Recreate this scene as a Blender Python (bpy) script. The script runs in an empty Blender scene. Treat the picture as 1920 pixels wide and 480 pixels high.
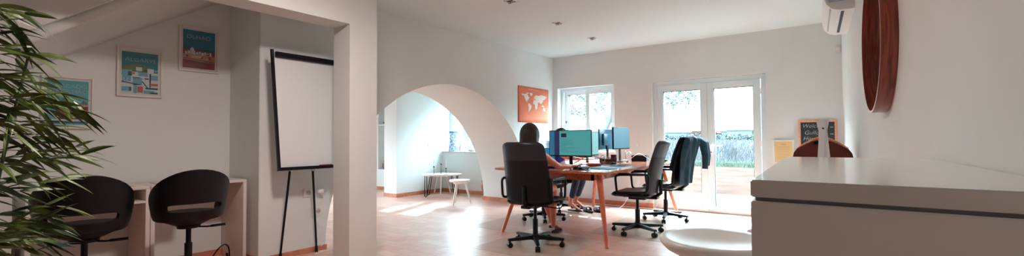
import bpy, bmesh, math, random
from mathutils import Vector, Matrix
sc = bpy.context.scene
C = sc.collection
PI = math.pi
RD = math.radians
V = Vector

# ------------------------------------------------------------------ materials
def lin(c):
    c = c / 255.0
    return c / 12.92 if c <= 0.04045 else ((c + 0.055) / 1.055) ** 2.4
def rgb(*c): return (lin(c[0]), lin(c[1]), lin(c[2]), 1)
MATS = {}
def mat(name, col, rough=0.5, metal=0.0, spec=0.5, var=0.0, vscale=8.0, bump=0.0, bscale=60.0,
        trans=0.0, emis=None, estr=0.0, coat=0.0, alpha=1.0, ior=1.45, stretch=None, sheen=0.0, sub=0.0):
    if name in MATS: return MATS[name]
    m = bpy.data.materials.new(name); m.use_nodes = True
    nt = m.node_tree; b = nt.nodes['Principled BSDF']
    b.inputs['Base Color'].default_value = rgb(*col)
    b.inputs['Roughness'].default_value = rough
    b.inputs['Metallic'].default_value = metal
    b.inputs['Specular IOR Level'].default_value = spec
    b.inputs['Transmission Weight'].default_value = trans
    b.inputs['Coat Weight'].default_value = coat
    b.inputs['Coat Roughness'].default_value = 0.12
    b.inputs['Alpha'].default_value = alpha
    b.inputs['IOR'].default_value = ior
    b.inputs['Sheen Weight'].default_value = sheen
    if emis:
        b.inputs['Emission Color'].default_value = rgb(*emis)
        b.inputs['Emission Strength'].default_value = estr
    if var or bump:
        tc = nt.nodes.new('ShaderNodeTexCoord')
        mp = nt.nodes.new('ShaderNodeMapping')
        if stretch: mp.inputs['Scale'].default_value = stretch
        nt.links.new(tc.outputs['Object'], mp.inputs['Vector'])
    if var:
        n = nt.nodes.new('ShaderNodeTexNoise'); n.inputs['Scale'].default_value = vscale
        n.inputs['Detail'].default_value = 6
        nt.links.new(mp.outputs[0], n.inputs['Vector'])
        r = nt.nodes.new('ShaderNodeValToRGB')
        r.color_ramp.elements[0].position = 0.3; r.color_ramp.elements[1].position = 0.7
        r.color_ramp.elements[0].color = rgb(*[max(0, x * (1 - var)) for x in col])
        r.color_ramp.elements[1].color = rgb(*[min(255, x * (1 + var * 0.6)) for x in col])
        nt.links.new(n.outputs['Fac'], r.inputs['Fac'])
        nt.links.new(r.outputs['Color'], b.inputs['Base Color'])
    if bump:
        n2 = nt.nodes.new('ShaderNodeTexNoise'); n2.inputs['Scale'].default_value = bscale
        n2.inputs['Detail'].default_value = 4
        nt.links.new(mp.outputs[0], n2.inputs['Vector'])
        bp = nt.nodes.new('ShaderNodeBump'); bp.inputs['Strength'].default_value = bump
        bp.inputs['Distance'].default_value = 0.01
        nt.links.new(n2.outputs['Fac'], bp.inputs['Height'])
        nt.links.new(bp.outputs['Normal'], b.inputs['Normal'])
    MATS[name] = m
    return m

def wood(name, c1, c2, rough=0.35, scale=(1, 1, 1), coat=0.2, ws=6.0):
    if name in MATS: return MATS[name]
    m = bpy.data.materials.new(name); m.use_nodes = True
    nt = m.node_tree; b = nt.nodes['Principled BSDF']
    tc = nt.nodes.new('ShaderNodeTexCoord'); mp = nt.nodes.new('ShaderNodeMapping')
    mp.inputs['Scale'].default_value = scale
    n = nt.nodes.new('ShaderNodeTexNoise'); n.inputs['Scale'].default_value = ws
    n.inputs['Detail'].default_value = 8; n.inputs['Distortion'].default_value = 1.2
    r = nt.nodes.new('ShaderNodeValToRGB')
    r.color_ramp.elements[0].position = 0.35; r.color_ramp.elements[1].position = 0.65
    r.color_ramp.elements[0].color = rgb(*c1); r.color_ramp.elements[1].color = rgb(*c2)
    nt.links.new(tc.outputs['Object'], mp.inputs['Vector']); nt.links.new(mp.outputs[0], n.inputs['Vector'])
    nt.links.new(n.outputs['Fac'], r.inputs['Fac']); nt.links.new(r.outputs['Color'], b.inputs['Base Color'])
    b.inputs['Roughness'].default_value = rough; b.inputs['Coat Weight'].default_value = coat
    MATS[name] = m
    return m

def tile_mat():
    m = bpy.data.materials.new('terracotta_tiles'); m.use_nodes = True
    nt = m.node_tree; b = nt.nodes['Principled BSDF']; L = nt.links.new
    tc = nt.nodes.new('ShaderNodeTexCoord')
    br = nt.nodes.new('ShaderNodeTexBrick')
    br.inputs['Scale'].default_value = 1.0
    br.inputs['Brick Width'].default_value = 0.29; br.inputs['Row Height'].default_value = 0.145
    br.inputs['Mortar Size'].default_value = 0.0035; br.inputs['Mortar Smooth'].default_value = 0.3
    br.inputs['Bias'].default_value = 0.0
    br.inputs['Color1'].default_value = rgb(*TILE1); br.inputs['Color2'].default_value = rgb(*TILE2)
    br.inputs['Mortar'].default_value = rgb(*GROUT)
    L(tc.outputs['Object'], br.inputs['Vector'])
    n = nt.nodes.new('ShaderNodeTexNoise'); n.inputs['Scale'].default_value = 9; n.inputs['Detail'].default_value = 7
    L(tc.outputs['Object'], n.inputs['Vector'])
    r = nt.nodes.new('ShaderNodeValToRGB')
    r.color_ramp.elements[0].position = 0.32; r.color_ramp.elements[1].position = 0.72
    r.color_ramp.elements[0].color = (0.86, 0.82, 0.80, 1); r.color_ramp.elements[1].color = (1.08, 1.10, 1.10, 1)
    L(n.outputs['Fac'], r.inputs['Fac'])
    mx = nt.nodes.new('ShaderNodeMix'); mx.data_type = 'RGBA'; mx.blend_type = 'MULTIPLY'
    mx.inputs[0].default_value = 1.0
    L(br.outputs['Color'], mx.inputs[6]); L(r.outputs['Color'], mx.inputs[7])
    L(mx.outputs[2], b.inputs['Base Color'])
    rr = nt.nodes.new('ShaderNodeMapRange'); rr.inputs['To Min'].default_value = 0.22; rr.inputs['To Max'].default_value = 0.44
    L(n.outputs['Fac'], rr.inputs['Value']); L(rr.outputs[0], b.inputs['Roughness'])
    b.inputs['Specular IOR Level'].default_value = 0.8
    bp = nt.nodes.new('ShaderNodeBump'); bp.inputs['Strength'].default_value = 0.35; bp.inputs['Distance'].default_value = 0.004
    bp.invert = True
    L(br.outputs['Fac'], bp.inputs['Height']); L(bp.outputs['Normal'], b.inputs['Normal'])
    return m
TILE1 = (218, 178, 162); TILE2 = (208, 156, 138); GROUT = (168, 144, 134)

M_wall = mat('white_plaster', (224, 229, 228), 0.75, var=0.015, vscale=1.5, bump=0.05, bscale=25)
M_ceil = mat('ceiling_paint', (220, 231, 232), 0.8, bump=0.03, bscale=20)
M_tile = tile_mat()
M_base = mat('baseboard_tile', (196, 128, 100), 0.35, var=0.12, vscale=14)
M_frame = mat('white_upvc', (228, 239, 241), 0.3)
M_gasket = mat('dark_gasket', (60, 70, 74), 0.6)
M_lam = mat('white_laminate', (236, 240, 238), 0.3)
M_gloss = mat('white_gloss_lacquer', (226, 232, 230), 0.12, coat=0.5)
M_desk = mat('pale_desk_laminate', (226, 216, 210), 0.4, var=0.02, vscale=3)
M_black = mat('black_plastic', (9, 10, 12), 0.45, spec=.35)
M_blackg = mat('black_gloss', (12, 14, 16), 0.18)
M_blackm = mat('black_metal', (20, 22, 24), 0.35, metal=0.6)
M_leather = mat('black_leatherette', (13, 15, 18), 0.4, spec=.35, bump=0.08, bscale=220)
M_mesh = mat('charcoal_back_fabric', (34, 38, 43), 0.55, bump=0.1, bscale=300)
M_chrome = mat('chrome', (200, 205, 208), 0.2, metal=1.0)
M_table = wood('oiled_red_wood', (180, 100, 74), (208, 132, 100), 0.22, (6, 0.8, 6), 0.35)
M_tleg = wood('red_wood_leg', (188, 92, 60), (214, 120, 84), 0.3, (8, 8, 0.8), 0.3)
M_walnut = wood('walnut_veneer', (104, 42, 26), (160, 74, 50), 0.35, (14, .9, .9), 0.2, 5.0)
M_edge = mat('pale_veneer_edge', (232, 200, 184), 0.5)
M_mirror = mat('mirror_glass', (235, 240, 240), 0.03, metal=1.0)
M_white = mat('white_paint', (238, 238, 236), 0.4)
M_offw = mat('off_white_plastic', (226, 228, 226), 0.45)
M_sky_sheen = mat('black_plastic_sky_tint', (30, 104, 134), 0.3)  # black monitor back with the reflected sky painted into its base colour
M_rack = mat('white_painted_wood', (226, 230, 232), 0.45)
M_hang = wood('hanger_wood', (206, 130, 96), (232, 164, 128), 0.4, (4, 4, 4))
M_shirt = mat('brown_cotton', (104, 48, 40), 0.9, bump=0.15, bscale=200)
M_shirtin = mat('dark_lining', (40, 30, 32), 0.9)
M_shirtd = mat('dark_green_knit', (36, 44, 44), 0.9)
M_skin = mat('skin', (214, 136, 112), 0.5, var=0.03, vscale=6)
M_hair = mat('dark_brown_hair', (46, 30, 26), 0.42, var=0.35, vscale=5, stretch=(30, 30, 1.0))
M_screen = None
FILL_POWER = 24

def glass_mat(name='window_glass', tint=(250, 254, 254), f=0.05):
    m = bpy.data.materials.new(name); m.use_nodes = True
    nt = m.node_tree; nt.nodes.clear(); L = nt.links.new
    o = nt.nodes.new('ShaderNodeOutputMaterial'); mx = nt.nodes.new('ShaderNodeMixShader')
    t = nt.nodes.new('ShaderNodeBsdfTransparent'); g = nt.nodes.new('ShaderNodeBsdfGlossy')
    t.inputs['Color'].default_value = rgb(*tint); g.inputs['Roughness'].default_value = 0.02
    mx.inputs[0].default_value = f
    L(t.outputs[0], mx.inputs[1]); L(g.outputs[0], mx.inputs[2]); L(mx.outputs[0], o.inputs['Surface'])
    return m
M_glass = glass_mat()
M_matpl = mat('clear_vinyl', (214, 214, 200), .22, alpha=.22)
M_picglass = glass_mat('picture_glass', (250, 252, 252), 0.05)

# ------------------------------------------------------------------ builders
def tag(o, label=None, cat=None, group=None, kind=None):
    if label: o['label'] = label
    if cat: o['category'] = cat
    if group: o['group'] = group
    if kind: o['kind'] = kind
    return o
def thing(name, label, cat, loc=(0, 0, 0), rz=0.0, group=None):
    o = bpy.data.objects.new(name, None); C.objects.link(o)
    o.empty_display_size = 0.1
    o.location = loc; o.rotation_euler = (0, 0, rz)
    return tag(o, label, cat, group)
def world_of(o):
    m = Matrix.LocRotScale(o.location, o.rotation_euler, o.scale)
    return world_of(o.parent) @ m if o.parent else m
def copy_tree(o, parent=None):
    c = o.copy(); C.objects.link(c); c.parent = parent
    for ch in [x for x in bpy.data.objects if x.parent == o]: copy_tree(ch, c)
    return c

class MB:
    def __init__(s): s.b = bmesh.new()
    def box(s, x0, x1, y0, y1, z0, z1, M=None, bev=0.0, seg=2):
        t = bmesh.new()
        bmesh.ops.create_cube(t, size=1.0)
        for v in t.verts:
            v.co = V(((x0 + x1) / 2 + v.co.x * (x1 - x0), (y0 + y1) / 2 + v.co.y * (y1 - y0), (z0 + z1) / 2 + v.co.z * (z1 - z0)))
        if bev: bmesh.ops.bevel(t, geom=t.edges[:], offset=bev, segments=seg, profile=0.5, affect='EDGES')
        return s._add(t, M)
    def _add(s, t, M=None):
        if M is not None: bmesh.ops.transform(t, matrix=M, verts=t.verts)
        me = bpy.data.meshes.new('tmp'); t.to_mesh(me); t.free()
        s.b.from_mesh(me); bpy.data.meshes.remove(me)
        return s
    def cyl(s, p0, p1, r0, r1=None, n=16, caps=True):
        r1 = r0 if r1 is None else r1
        p0, p1 = V(p0), V(p1); d = p1 - p0
        t = bmesh.new()
        bmesh.ops.create_cone(t, cap_ends=caps, segments=n, radius1=r0, radius2=max(r1, 1e-5), depth=d.length)
        q = V((0, 0, 1)).rotation_difference(d.normalized())
        return s._add(t, Matrix.Translation((p0 + p1) / 2) @ q.to_matrix().to_4x4())
    def sph(s, c, r, n=16, sc_=(1, 1, 1), M=None):
        t = bmesh.new(); bmesh.ops.create_uvsphere(t, u_segments=n, v_segments=max(8, n // 2 + 2), radius=1)
        for v in t.verts: v.co = V((c[0] + v.co.x * r * sc_[0], c[1] + v.co.y * r * sc_[1], c[2] + v.co.z * r * sc_[2]))
        return s._add(t, M)
    def lathe(s, prof, c=(0, 0, 0), n=32, sx=1.0, sy=1.0, M=None):
        t = bmesh.new(); rings = []
        for r, z in prof:
            if r < 1e-5: rings.append([t.verts.new((c[0], c[1], c[2] + z))])
            else: rings.append([t.verts.new((c[0] + sx * r * math.cos(2 * PI * k / n), c[1] + sy * r * math.sin(2 * PI * k / n), c[2] + z)) for k in range(n)])
        for a, b in zip(rings, rings[1:]):
            for k in range(n):
                k2 = (k + 1) % n
                if len(a) == 1 and len(b) == 1: continue
                if len(a) == 1: t.faces.new((a[0], b[k], b[k2]))
                elif len(b) == 1: t.faces.new((a[k], a[k2], b[0]))
                else: t.faces.new((a[k], a[k2], b[k2], b[k]))
        bmesh.ops.recalc_face_normals(t, faces=t.faces)
        return s._add(t, M)
    def tube(s, pts, r, n=8, closed=False, radii=None):
        pts = [V(p) for p in pts]; t = bmesh.new(); rings = []; N = len(pts)
        up = None
        for i, p in enumerate(pts):
            if closed: d = (pts[(i + 1) % N] - pts[i - 1]).normalized()
            else: d = (pts[min(i + 1, N - 1)] - pts[max(i - 1, 0)]).normalized()
            if up is None:
                up = d.orthogonal().normalized()
            else:
                up = (up - d * up.dot(d))
                up = up.normalized() if up.length > 1e-6 else d.orthogonal().normalized()
            sd = d.cross(up); rr = radii[i] if radii else r
            rings.append([t.verts.new(p + (up * math.cos(2 * PI * k / n) + sd * math.sin(2 * PI * k / n)) * rr) for k in range(n)])
        rg = range(N if closed else N - 1)
        for i in rg:
            a, b = rings[i], rings[(i + 1) % N]
            for k in range(n): t.faces.new((a[k], a[(k + 1) % n], b[(k + 1) % n], b[k]))
        if not closed:
            t.faces.new(rings[0][::-1]); t.faces.new(rings[-1])
        bmesh.ops.recalc_face_normals(t, faces=t.faces)
        return s._add(t)
    def prism(s, poly, h, M):
        """poly: 2D outline in local xy, extruded by h along local z, placed by M"""
        t = bmesh.new()
        a = [t.verts.new((x, y, 0)) for x, y in poly]; b = [t.verts.new((x, y, h)) for x, y in poly]
        f1 = t.faces.new(a[::-1]); f2 = t.faces.new(b)
        for i in range(len(a)):
            j = (i + 1) % len(a); t.faces.new((a[i], a[j], b[j], b[i]))
        bmesh.ops.triangulate(t, faces=[f1, f2])
        bmesh.ops.recalc_face_normals(t, faces=t.faces)
        return s._add(t, M)
    def hexa(s, P):
        """8 corner points: 4 bottom (ccw) then 4 top"""
        t = bmesh.new(); v = [t.verts.new(p) for p in P]
        for f in ((3, 2, 1, 0), (4, 5, 6, 7), (0, 1, 5, 4), (1, 2, 6, 5), (2, 3, 7, 6), (3, 0, 4, 7)):
            t.faces.new([v[i] for i in f])
        bmesh.ops.recalc_face_normals(t, faces=t.faces)
        return s._add(t)
    def build(s, name, m, parent=None, world=False, smooth=True, ang=38, kind=None):
        if world and parent is not None:
            bmesh.ops.transform(s.b, matrix=world_of(parent).inverted(), verts=s.b.verts)
        if smooth:
            for f in s.b.faces: f.smooth = True
            lim = RD(ang)
            for e in s.b.edges:
                if len(e.link_faces) == 2:
                    e.smooth = e.calc_face_angle(0) < lim
        me = bpy.data.meshes.new(name); s.b.to_mesh(me); s.b.free()
        me.materials.append(m)
        o = bpy.data.objects.new(name, me); C.objects.link(o)
        if parent is not None: o.parent = parent
        if kind: o['kind'] = kind
        return o

def box(name, m, parent, x0, x1, y0, y1, z0, z1, bev=0.0, world=False, M=None, kind=None):
    return MB().box(x0, x1, y0, y1, z0, z1, M, bev).build(name, m, parent, world, kind=kind)
def frame_M(o, xd, yd):
    xd, yd = V(xd).normalized(), V(yd).normalized(); zd = xd.cross(yd)
    M = Matrix((xd, yd, zd)).transposed().to_4x4(); M.translation = V(o)
    return M
def rrect(cx, cy, w, h, r, n=5):
    out = []
    for sx, sy, a0 in ((1, 1, 0), (-1, 1, 90), (-1, -1, 180), (1, -1, 270)):
        for k in range(n + 1):
            a = RD(a0 + 90 * k / n)
            out.append((cx + sx * (w / 2 - r) + r * math.cos(a), cy + sy * (h / 2 - r) + r * math.sin(a)))
    return out
def text(name, s, size, M, m, parent, depth=0.0012, shear=0.0, thin=0.0, sx=1.0, space=1.0):
    cu = bpy.data.curves.new('t', 'FONT'); cu.body = s; cu.size = size; cu.extrude = depth / 2
    cu.align_x = 'CENTER'; cu.align_y = 'CENTER'; cu.shear = shear; cu.offset = thin; cu.space_character = space
    cu.resolution_u = 3
    o = bpy.data.objects.new('t', cu); C.objects.link(o)
    bpy.context.view_layer.update()
    me = bpy.data.meshes.new_from_object(o.evaluated_get(bpy.context.evaluated_depsgraph_get()))
    bpy.data.objects.remove(o)
    me.transform(Matrix.Diagonal((sx, 1, 1, 1))); me.transform(M)
    if parent is not None: me.transform(world_of(parent).inverted())
    me.materials.clear(); me.materials.append(m); me.name = name
    ob = bpy.data.objects.new(name, me); C.objects.link(ob); ob.parent = parent
    return ob
def bez(p0, p1, p2, p3, n=12):
    p0, p1, p2, p3 = map(V, (p0, p1, p2, p3)); out = []
    for i in range(n + 1):
        t = i / n; u = 1 - t
        out.append(p0 * u ** 3 + p1 * 3 * u * u * t + p2 * 3 * u * t * t + p3 * t ** 3)
    return out
def rounded_path(pts, r, n=5):
    pts = [V(p) for p in pts]; N = len(pts); out = []
    for i in range(N):
        p = pts[i]; a = (pts[i - 1] - p); b = (pts[(i + 1) % N] - p)
        ra = min(r, a.length * 0.45, b.length * 0.45)
        s0, s1 = p + a.normalized() * ra, p + b.normalized() * ra
        for k in range(n + 1):
            t = k / n; out.append(s0 * (1 - t) ** 2 + p * 2 * t * (1 - t) + s1 * t * t)
    return out

# ------------------------------------------------------------------ room numbers
LX, BY, CZ = -4.12, 6.81, 2.53          # arch wall, door wall, ceiling
def RX(y): return 0.288 - 0.035 * y     # the right wall is not quite square
RA = math.atan(0.035)
def st(o): o['kind'] = 'structure'; return o
YB = -3.2

# floor and ceiling
st(box('floor', M_tile, None, -9.2, 0.75, YB - 0.2, BY + 0.25, -0.12, 0))
st(box('ceiling', M_ceil, None, -9.2, 0.75, YB - 0.2, BY + 0.25, CZ, CZ + 0.2))
# back wall with window and french door
DX0, DX1, DZ = -2.324, -0.779, 1.956
WX0, WX1, WZ0, WZ1 = -4.02, -2.945, 0.86, 1.975
w = MB(); T = 0.25
w.box(-5.12, WX0, BY, BY + T, 0, CZ); w.box(WX0, WX1, BY, BY + T, 0, WZ0); w.box(WX0, WX1, BY, BY + T, WZ1, CZ)
w.box(WX1, DX0, BY, BY + T, 0, CZ); w.box(DX0, DX1, BY, BY + T, DZ, CZ); w.box(DX1, 0.6, BY, BY + T, 0, CZ)
st(w.build('wall_back', M_wall, None, smooth=False))
# right wall
w = MB()
w.hexa([(RX(YB), YB, 0), (RX(YB) + .3, YB, 0), (RX(BY) + .5, BY, 0), (RX(BY), BY, 0), (RX(YB), YB, CZ), (RX(YB) + .3, YB, CZ), (RX(BY) + .5, BY, CZ), (RX(BY), BY, CZ)])
st(w.build('wall_right', M_wall, None, smooth=False))
# arch wall: outline in (Y, Z), one metre thick
AC_, AR_ = 4.25, 1.81
w = MB(); ZT = CZ
arc = [(AC_ + AR_ * math.cos(PI - PI * k / 64), max(0.0, AR_ * math.sin(PI * k / 64))) for k in range(65)]
tb = bmesh.new()
def vv(x, y, z): return tb.verts.new((x, y, z))
for xx in (-5.12, LX):
    lo = [vv(xx, 1.815, 0)] + [vv(xx, y, z) for y, z in arc] + [vv(xx, BY, 0)]
    hi = [vv(xx, 1.815, CZ)] + [vv(xx, y, CZ) for y, z in arc] + [vv(xx, BY, CZ)]
    for k in range(len(lo) - 1): tb.faces.new((lo[k], lo[k + 1], hi[k + 1], hi[k]))
    if xx < -5: lo0, hi0 = lo, hi
for k in range(len(lo) - 1): tb.faces.new((lo[k], lo[k + 1], lo0[k + 1], lo0[k])); tb.faces.new((hi[k], hi[k + 1], hi0[k + 1], hi0[k]))
tb.faces.new((lo[0], hi[0], hi0[0], lo0[0])); tb.faces.new((lo[-1], hi[-1], hi0[-1], lo0[-1]))
bmesh.ops.recalc_face_normals(tb, faces=tb.faces)
w._add(tb); st(w.build('wall_left', M_wall, None, ang=30))
# alcove wall with the sloping head, and the alcove behind it
slope = [(YB, 0), (0.365, 0), (0.365, 1.752), (1.418, CZ), (YB, CZ)]
st(MB().prism(slope, 0.10, frame_M((LX - 0.10, 0, 0), (0, 1, 0), (0, 0, 1))).build('wall_alcove_front', M_wall, None, smooth=False))
QX = -4.74
sf = bmesh.new(); N = 16
fr, bk = [], []
for i in range(N + 1):
    t = i / N
    fr.append(V((LX - 0.10, 0.365 + (1.418 - 0.365) * t, 1.752 + (CZ - 1.752) * t)))
    y = 0.365 + (1.80 - 0.365) * t
    bk.append(V((QX, y, 1.600 + 0.647 * (y - 0.365))))
K = 8; rows = []
for i in range(N + 1):
    row = []
    for k in range(K + 1):
        s = k / K; p = fr[i].lerp(bk[i], s); p.z += 0.05 * math.sin(PI * s) * (1 - s * 0.4) * (1 - abs(2 * (i / N) - 1) ** 4)
        row.append(sf.verts.new(p))
    rows.append(row)
for i in range(N):
    for k in range(K): sf.faces.new((rows[i][k], rows[i][k + 1], rows[i + 1][k + 1], rows[i + 1][k]))
top = [sf.verts.new((LX - 0.10, 0.1, CZ)), sf.verts.new((QX, 0.1, CZ))]
mb = MB(); mb.b.free(); mb.b = sf
so = mb.build('wall_alcove_vault', M_wall, None, ang=60); st(so)
sm = so.modifiers.new('s', 'SOLIDIFY'); sm.thickness = 0.06; sm.offset = 1
st(box('wall_alcove', M_wall, None, QX - 0.2, QX, 0.0, 1.9, 0, CZ))
st(box('wall_alcove_side', M_wall, None, QX, LX - 0.10, 0.15, 0.365, 0, CZ))
st(box('wall_alcove_end', M_wall, None, QX - 0.2, -5.12 + .0, 1.815, 1.9, 0, CZ) if False else box('wall_alcove_end', M_wall, None, QX, -4.125, 1.811, 1.8149, 0, CZ))
# partition with the beam and pillar standing in front of the alcove
PX, PT, PZ = -3.45, 0.25, 2.107
po = [(2.267, 0), (2.551, 0), (2.551, CZ), (YB, CZ), (YB, 0), (-1.6, 0), (-1.6, PZ), (2.267, PZ)]
st(MB().prism(po, PT, frame_M((PX - PT, 0, 0), (0, 1, 0), (0, 0, 1))).build('wall_partition', M_wall, None, smooth=False))
# unseen rear wall behind the camera, coloured dark to hold down bounce light
w = MB(); pass
w.box(-9.2, .75, YB - .2, YB, 0, CZ)
st(w.build('wall_front', mat('bounce_damper_brown', (120, 92, 80), .8), None, smooth=False))
# room beyond the arch
SX = -6.68
w = MB(); WBX0, WBX1, WBZ0, WBZ1 = -6.68, -5.62, 0.84, 1.98
w.box(-5.32, -5.12, 6.56, 6.90, 0, CZ)
w.box(SX - .36, -5.3, 6.59, 7.0, 0, WBZ0 - 0.02); w.box(SX - .36, -5.3, 6.59, 7.0, WBZ1, CZ); w.box(WBX1, -5.3, 6.59, 7.0, WBZ0 - 0.02, WBZ1); w.box(SX - .36, SX, 6.59, 7.0, WBZ0 - 0.02, WBZ1)
st(w.build('wall_side_room_back', M_wall, None, smooth=False))
st(box('wall_side_room_pier', M_wall, None, SX - .36, SX, 5.38, 6.59, 0, CZ))
w = MB()
w.box(-9.0, -8.13, 6.05, 6.6, 0, CZ); w.box(-8.13, SX - .36, 6.05, 6.6, 0, .44); w.box(-8.13, SX - .36, 6.05, 6.6, 2.05, CZ)
w.box(-8.13, SX - .36, 6.5, 6.6, .44, 2.05)
st(w.build('wall_side_room_niche', M_wall, None, smooth=False))
w = MB(); w.box(-9.2, -9.0, YB, 2.5, 0, CZ); w.box(-9.2, -9.0, 2.5, 4.0, 0, .9); w.box(-9.2, -9.0, 2.5, 4.0, 2.1, CZ); w.box(-9.2, -9.0, 4.0, 6.7, 0, CZ)
st(w.build('wall_side_room_left', M_wall, None, smooth=False))

# baseboards
def bb(name, *boxes):
    w = MB()
    for b in boxes: w.box(*b)
    st(w.build(name, M_base, None, smooth=False))
bb('baseboard_back', (LX, DX0 - .0, BY - .012, BY, 0, .07), (DX1, RX(BY), BY - .012, BY, 0, .07))
bb('baseboard_arch', (LX, LX + .012, 6.06, BY - .012, 0, .07), (-5.12, LX + .012, 6.048, 6.06, 0, .07), (-5.132, -5.12, 6.048, 6.59, 0, .07))
bb('baseboard_flipchart', (LX, LX + .012, 1.811, 2.44, 0, .05), (-5.12, LX + .012, 2.44, 2.452, 0, .05))
bb('baseboard_alcove', (QX, QX + .012, .365, 1.8, 0, .06), (QX + .012, LX, 1.80, 1.811, 0, .06))
bb('baseboard_side_room', (SX - .0, SX + .012, 5.38, 6.59, 0, .07), (SX, -5.132, 6.578, 6.59, 0, .07), (SX - .36, SX + .012, 5.368, 5.38, 0, .07),
   (-9, SX - .36, 6.04, 6.05, 0, .07))

# ------------------------------------------------------------------ windows and doors
def bar_frame(mb, x0, x1, z0, z1, y0, y1, t, tb=None):
    tb = t if tb is None else tb
    mb.box(x0, x0 + t, y0, y1, z0, z1, bev=.004); mb.box(x1 - t, x1, y0, y1, z0, z1, bev=.004)
    mb.box(x0 + t, x1 - t, y0, y1, z1 - t, z1, bev=.004); mb.box(x0 + t, x1 - t, y0, y1, z0, z0 + tb, bev=.004)
def leaf(name, label, x0, x1, z0, z1, y0, y1, t, tb, hinge_left):
    r = thing(name, label, 'door leaf', ((x0 + x1) / 2, (y0 + y1) / 2, z0)); r['kind'] = 'structure'
    m = MB(); bar_frame(m, x0, x1, z0, z1, y0, y1, t, tb); m.build('leaf_frame', M_frame, r, True)
    g = MB(); bar_frame(g, x0 + t - .006, x1 - t + .006, z0 + tb - .006, z1 - t + .006, y0 + .004, y1 - .004, .012); g.build('gasket', M_gasket, r, True)
    box('glass_pane', M_glass, r, x0 + t, x1 - t, (y0 + y1) / 2 - .004, (y0 + y1) / 2 + .004, z0 + tb, z1 - t, world=True)
    return r
FY0, FY1 = BY + 0.055, BY + 0.125
m = MB(); bar_frame(m, DX0 + .003, DX1 - .003, 0.001, DZ - .003, FY0, FY1, .062, .03)
dfr = m.build('trim_1', M_frame, None); st(dfr)
m = MB()
mid = -1.535
d1 = leaf('door_1', 'left leaf of the white glazed french door', DX0 + .07, mid, .022, DZ - .07, FY0 - .012, FY1 - .012, .088, .085, True)
d2 = leaf('door_2', 'right leaf of the white glazed french door with the handle', mid + .004, DX1 - .07, .022, DZ - .07, FY0 - .012, FY1 - .012, .088, .085, False)
h = MB(); hx = mid + .05
h.box(hx - .017, hx + .017, FY0 - .024, FY0 - .012, .84, 1.02, bev=.004)
h.cyl((hx, FY0 - .02, .965), (hx, FY0 - .06, .965), .011); h.cyl((hx, FY0 - .056, .965), (hx + .12, FY0 - .056, .968), .011, .009)
h.build('handle', M_white, d2, True)
MB().cyl((hx, FY0 - .026, .875), (hx, FY0 - .012, .875), .009).build('keyhole', M_gasket, d2, True)
for d, xx in ((d1, DX0 + .068), (d2, DX1 - .068)):
    for z in (.25, 1.0, 1.72):
        MB().cyl((xx, FY0 - .018, z - .04), (xx, FY0 - .018, z + .04), .010, n=10).build('hinge', M_white, d, True)
# window (two sliding sashes)
m = MB(); bar_frame(m, WX0 + .003, WX1 - .003, WZ0 + .003, WZ1 - .003, BY + .12, BY + .20, .05); wf = m.build('window_1', M_frame, None); st(wf)
wf_root = wf
def sash(x0, x1, y0, y1):
    m = MB(); bar_frame(m, x0, x1, WZ0 + .05, WZ1 - .05, y0, y1, .062); s = m.build('sash', M_frame, wf_root)
    g = MB(); bar_frame(g, x0 + .057, x1 - .057, WZ0 + .107, WZ1 - .107, y0 + .004, y1 - .004, .010); g.build('gasket', M_gasket, s)
    box('glass_pane', M_glass, s, x0 + .06, x1 - .06, (y0 + y1) / 2 - .003, (y0 + y1) / 2 + .003, WZ0 + .11, WZ1 - .11)
    return s
sash(WX0 + .05, -3.46, BY + .165, BY + .195)
sash(-3.53, WX1 - .05, BY + .125, BY + .155)
box('latch', M_black, wf_root, WX0 + .075, WX0 + .087, BY + .155, BY + .165, 1.36, 1.40)
st(box('trim_2', M_white, None, WX0 - .02, WX1 + .02, BY - .03, BY + .12, WZ0 - .03, WZ0 + .002, bev=.004))
# side-room window
m = MB(); bar_frame(m, WBX0 + .003, WBX1 - .003, WBZ0 + .003, WBZ1 - .003, 6.80, 6.87, .05)
m.box(-6.26, -6.18, 6.79, 6.86, WBZ0 + .05, WBZ1 - .05, bev=.004)
wb = m.build('window_2', M_frame, None); st(wb)
for a, b in ((WBX0 + .05, -6.26), (-6.18, WBX1 - .05)):
    m = MB(); bar_frame(m, a, b, WBZ0 + .05, WBZ1 - .05, 6.80, 6.85, .05); s = m.build('sash', M_frame, wb)
    box('glass_pane', M_glass, s, a + .05, b - .05, 6.822, 6.828, WBZ0 + .1, WBZ1 - .1)
st(box('trim_3', mat('marble_sill', (206, 204, 204), .3, var=.08, vscale=12), None, SX + .002, WBX1, 6.56, 6.80, WBZ0 - .03, WBZ0, bev=.004))

# ------------------------------------------------------------------ wall and ceiling fittings
for i, (x, y, lb) in enumerate([(-2.74, 3.70, 'recessed ceiling spotlight nearest the camera'), (-2.79, 4.76, 'recessed ceiling spotlight, middle of the row of three'), (-2.82, 5.78, 'recessed ceiling spotlight nearest the door wall')]):
    t = thing('ceiling_spotlight', lb, 'ceiling light', (x, y, CZ), 0, 'recessed spotlights in the ceiling')
    m = MB(); bar = .055
    m.box(-bar, bar, -bar, -bar + .012, -.008, 0); m.box(-bar, bar, bar - .012, bar, -.008, 0)
    m.box(-bar, -bar + .012, -bar, bar, -.008, 0); m.box(bar - .012, bar, -bar, bar, -.008, 0); m.build('bezel', M_white, t)
    box('recess', mat('dark_recess', (70, 68, 66), .5, metal=.3), t, -.043, .043, -.043, .043, -.003, -.0005)
    M = Matrix.Rotation(RD(25), 4, 'X')
    MB().lathe([(0, -.006), (.028, -.006), (.034, -.022), (.036, -.022), (.036, 0), (0, 0)], M=M).build('lamp', M_chrome, t)

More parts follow.
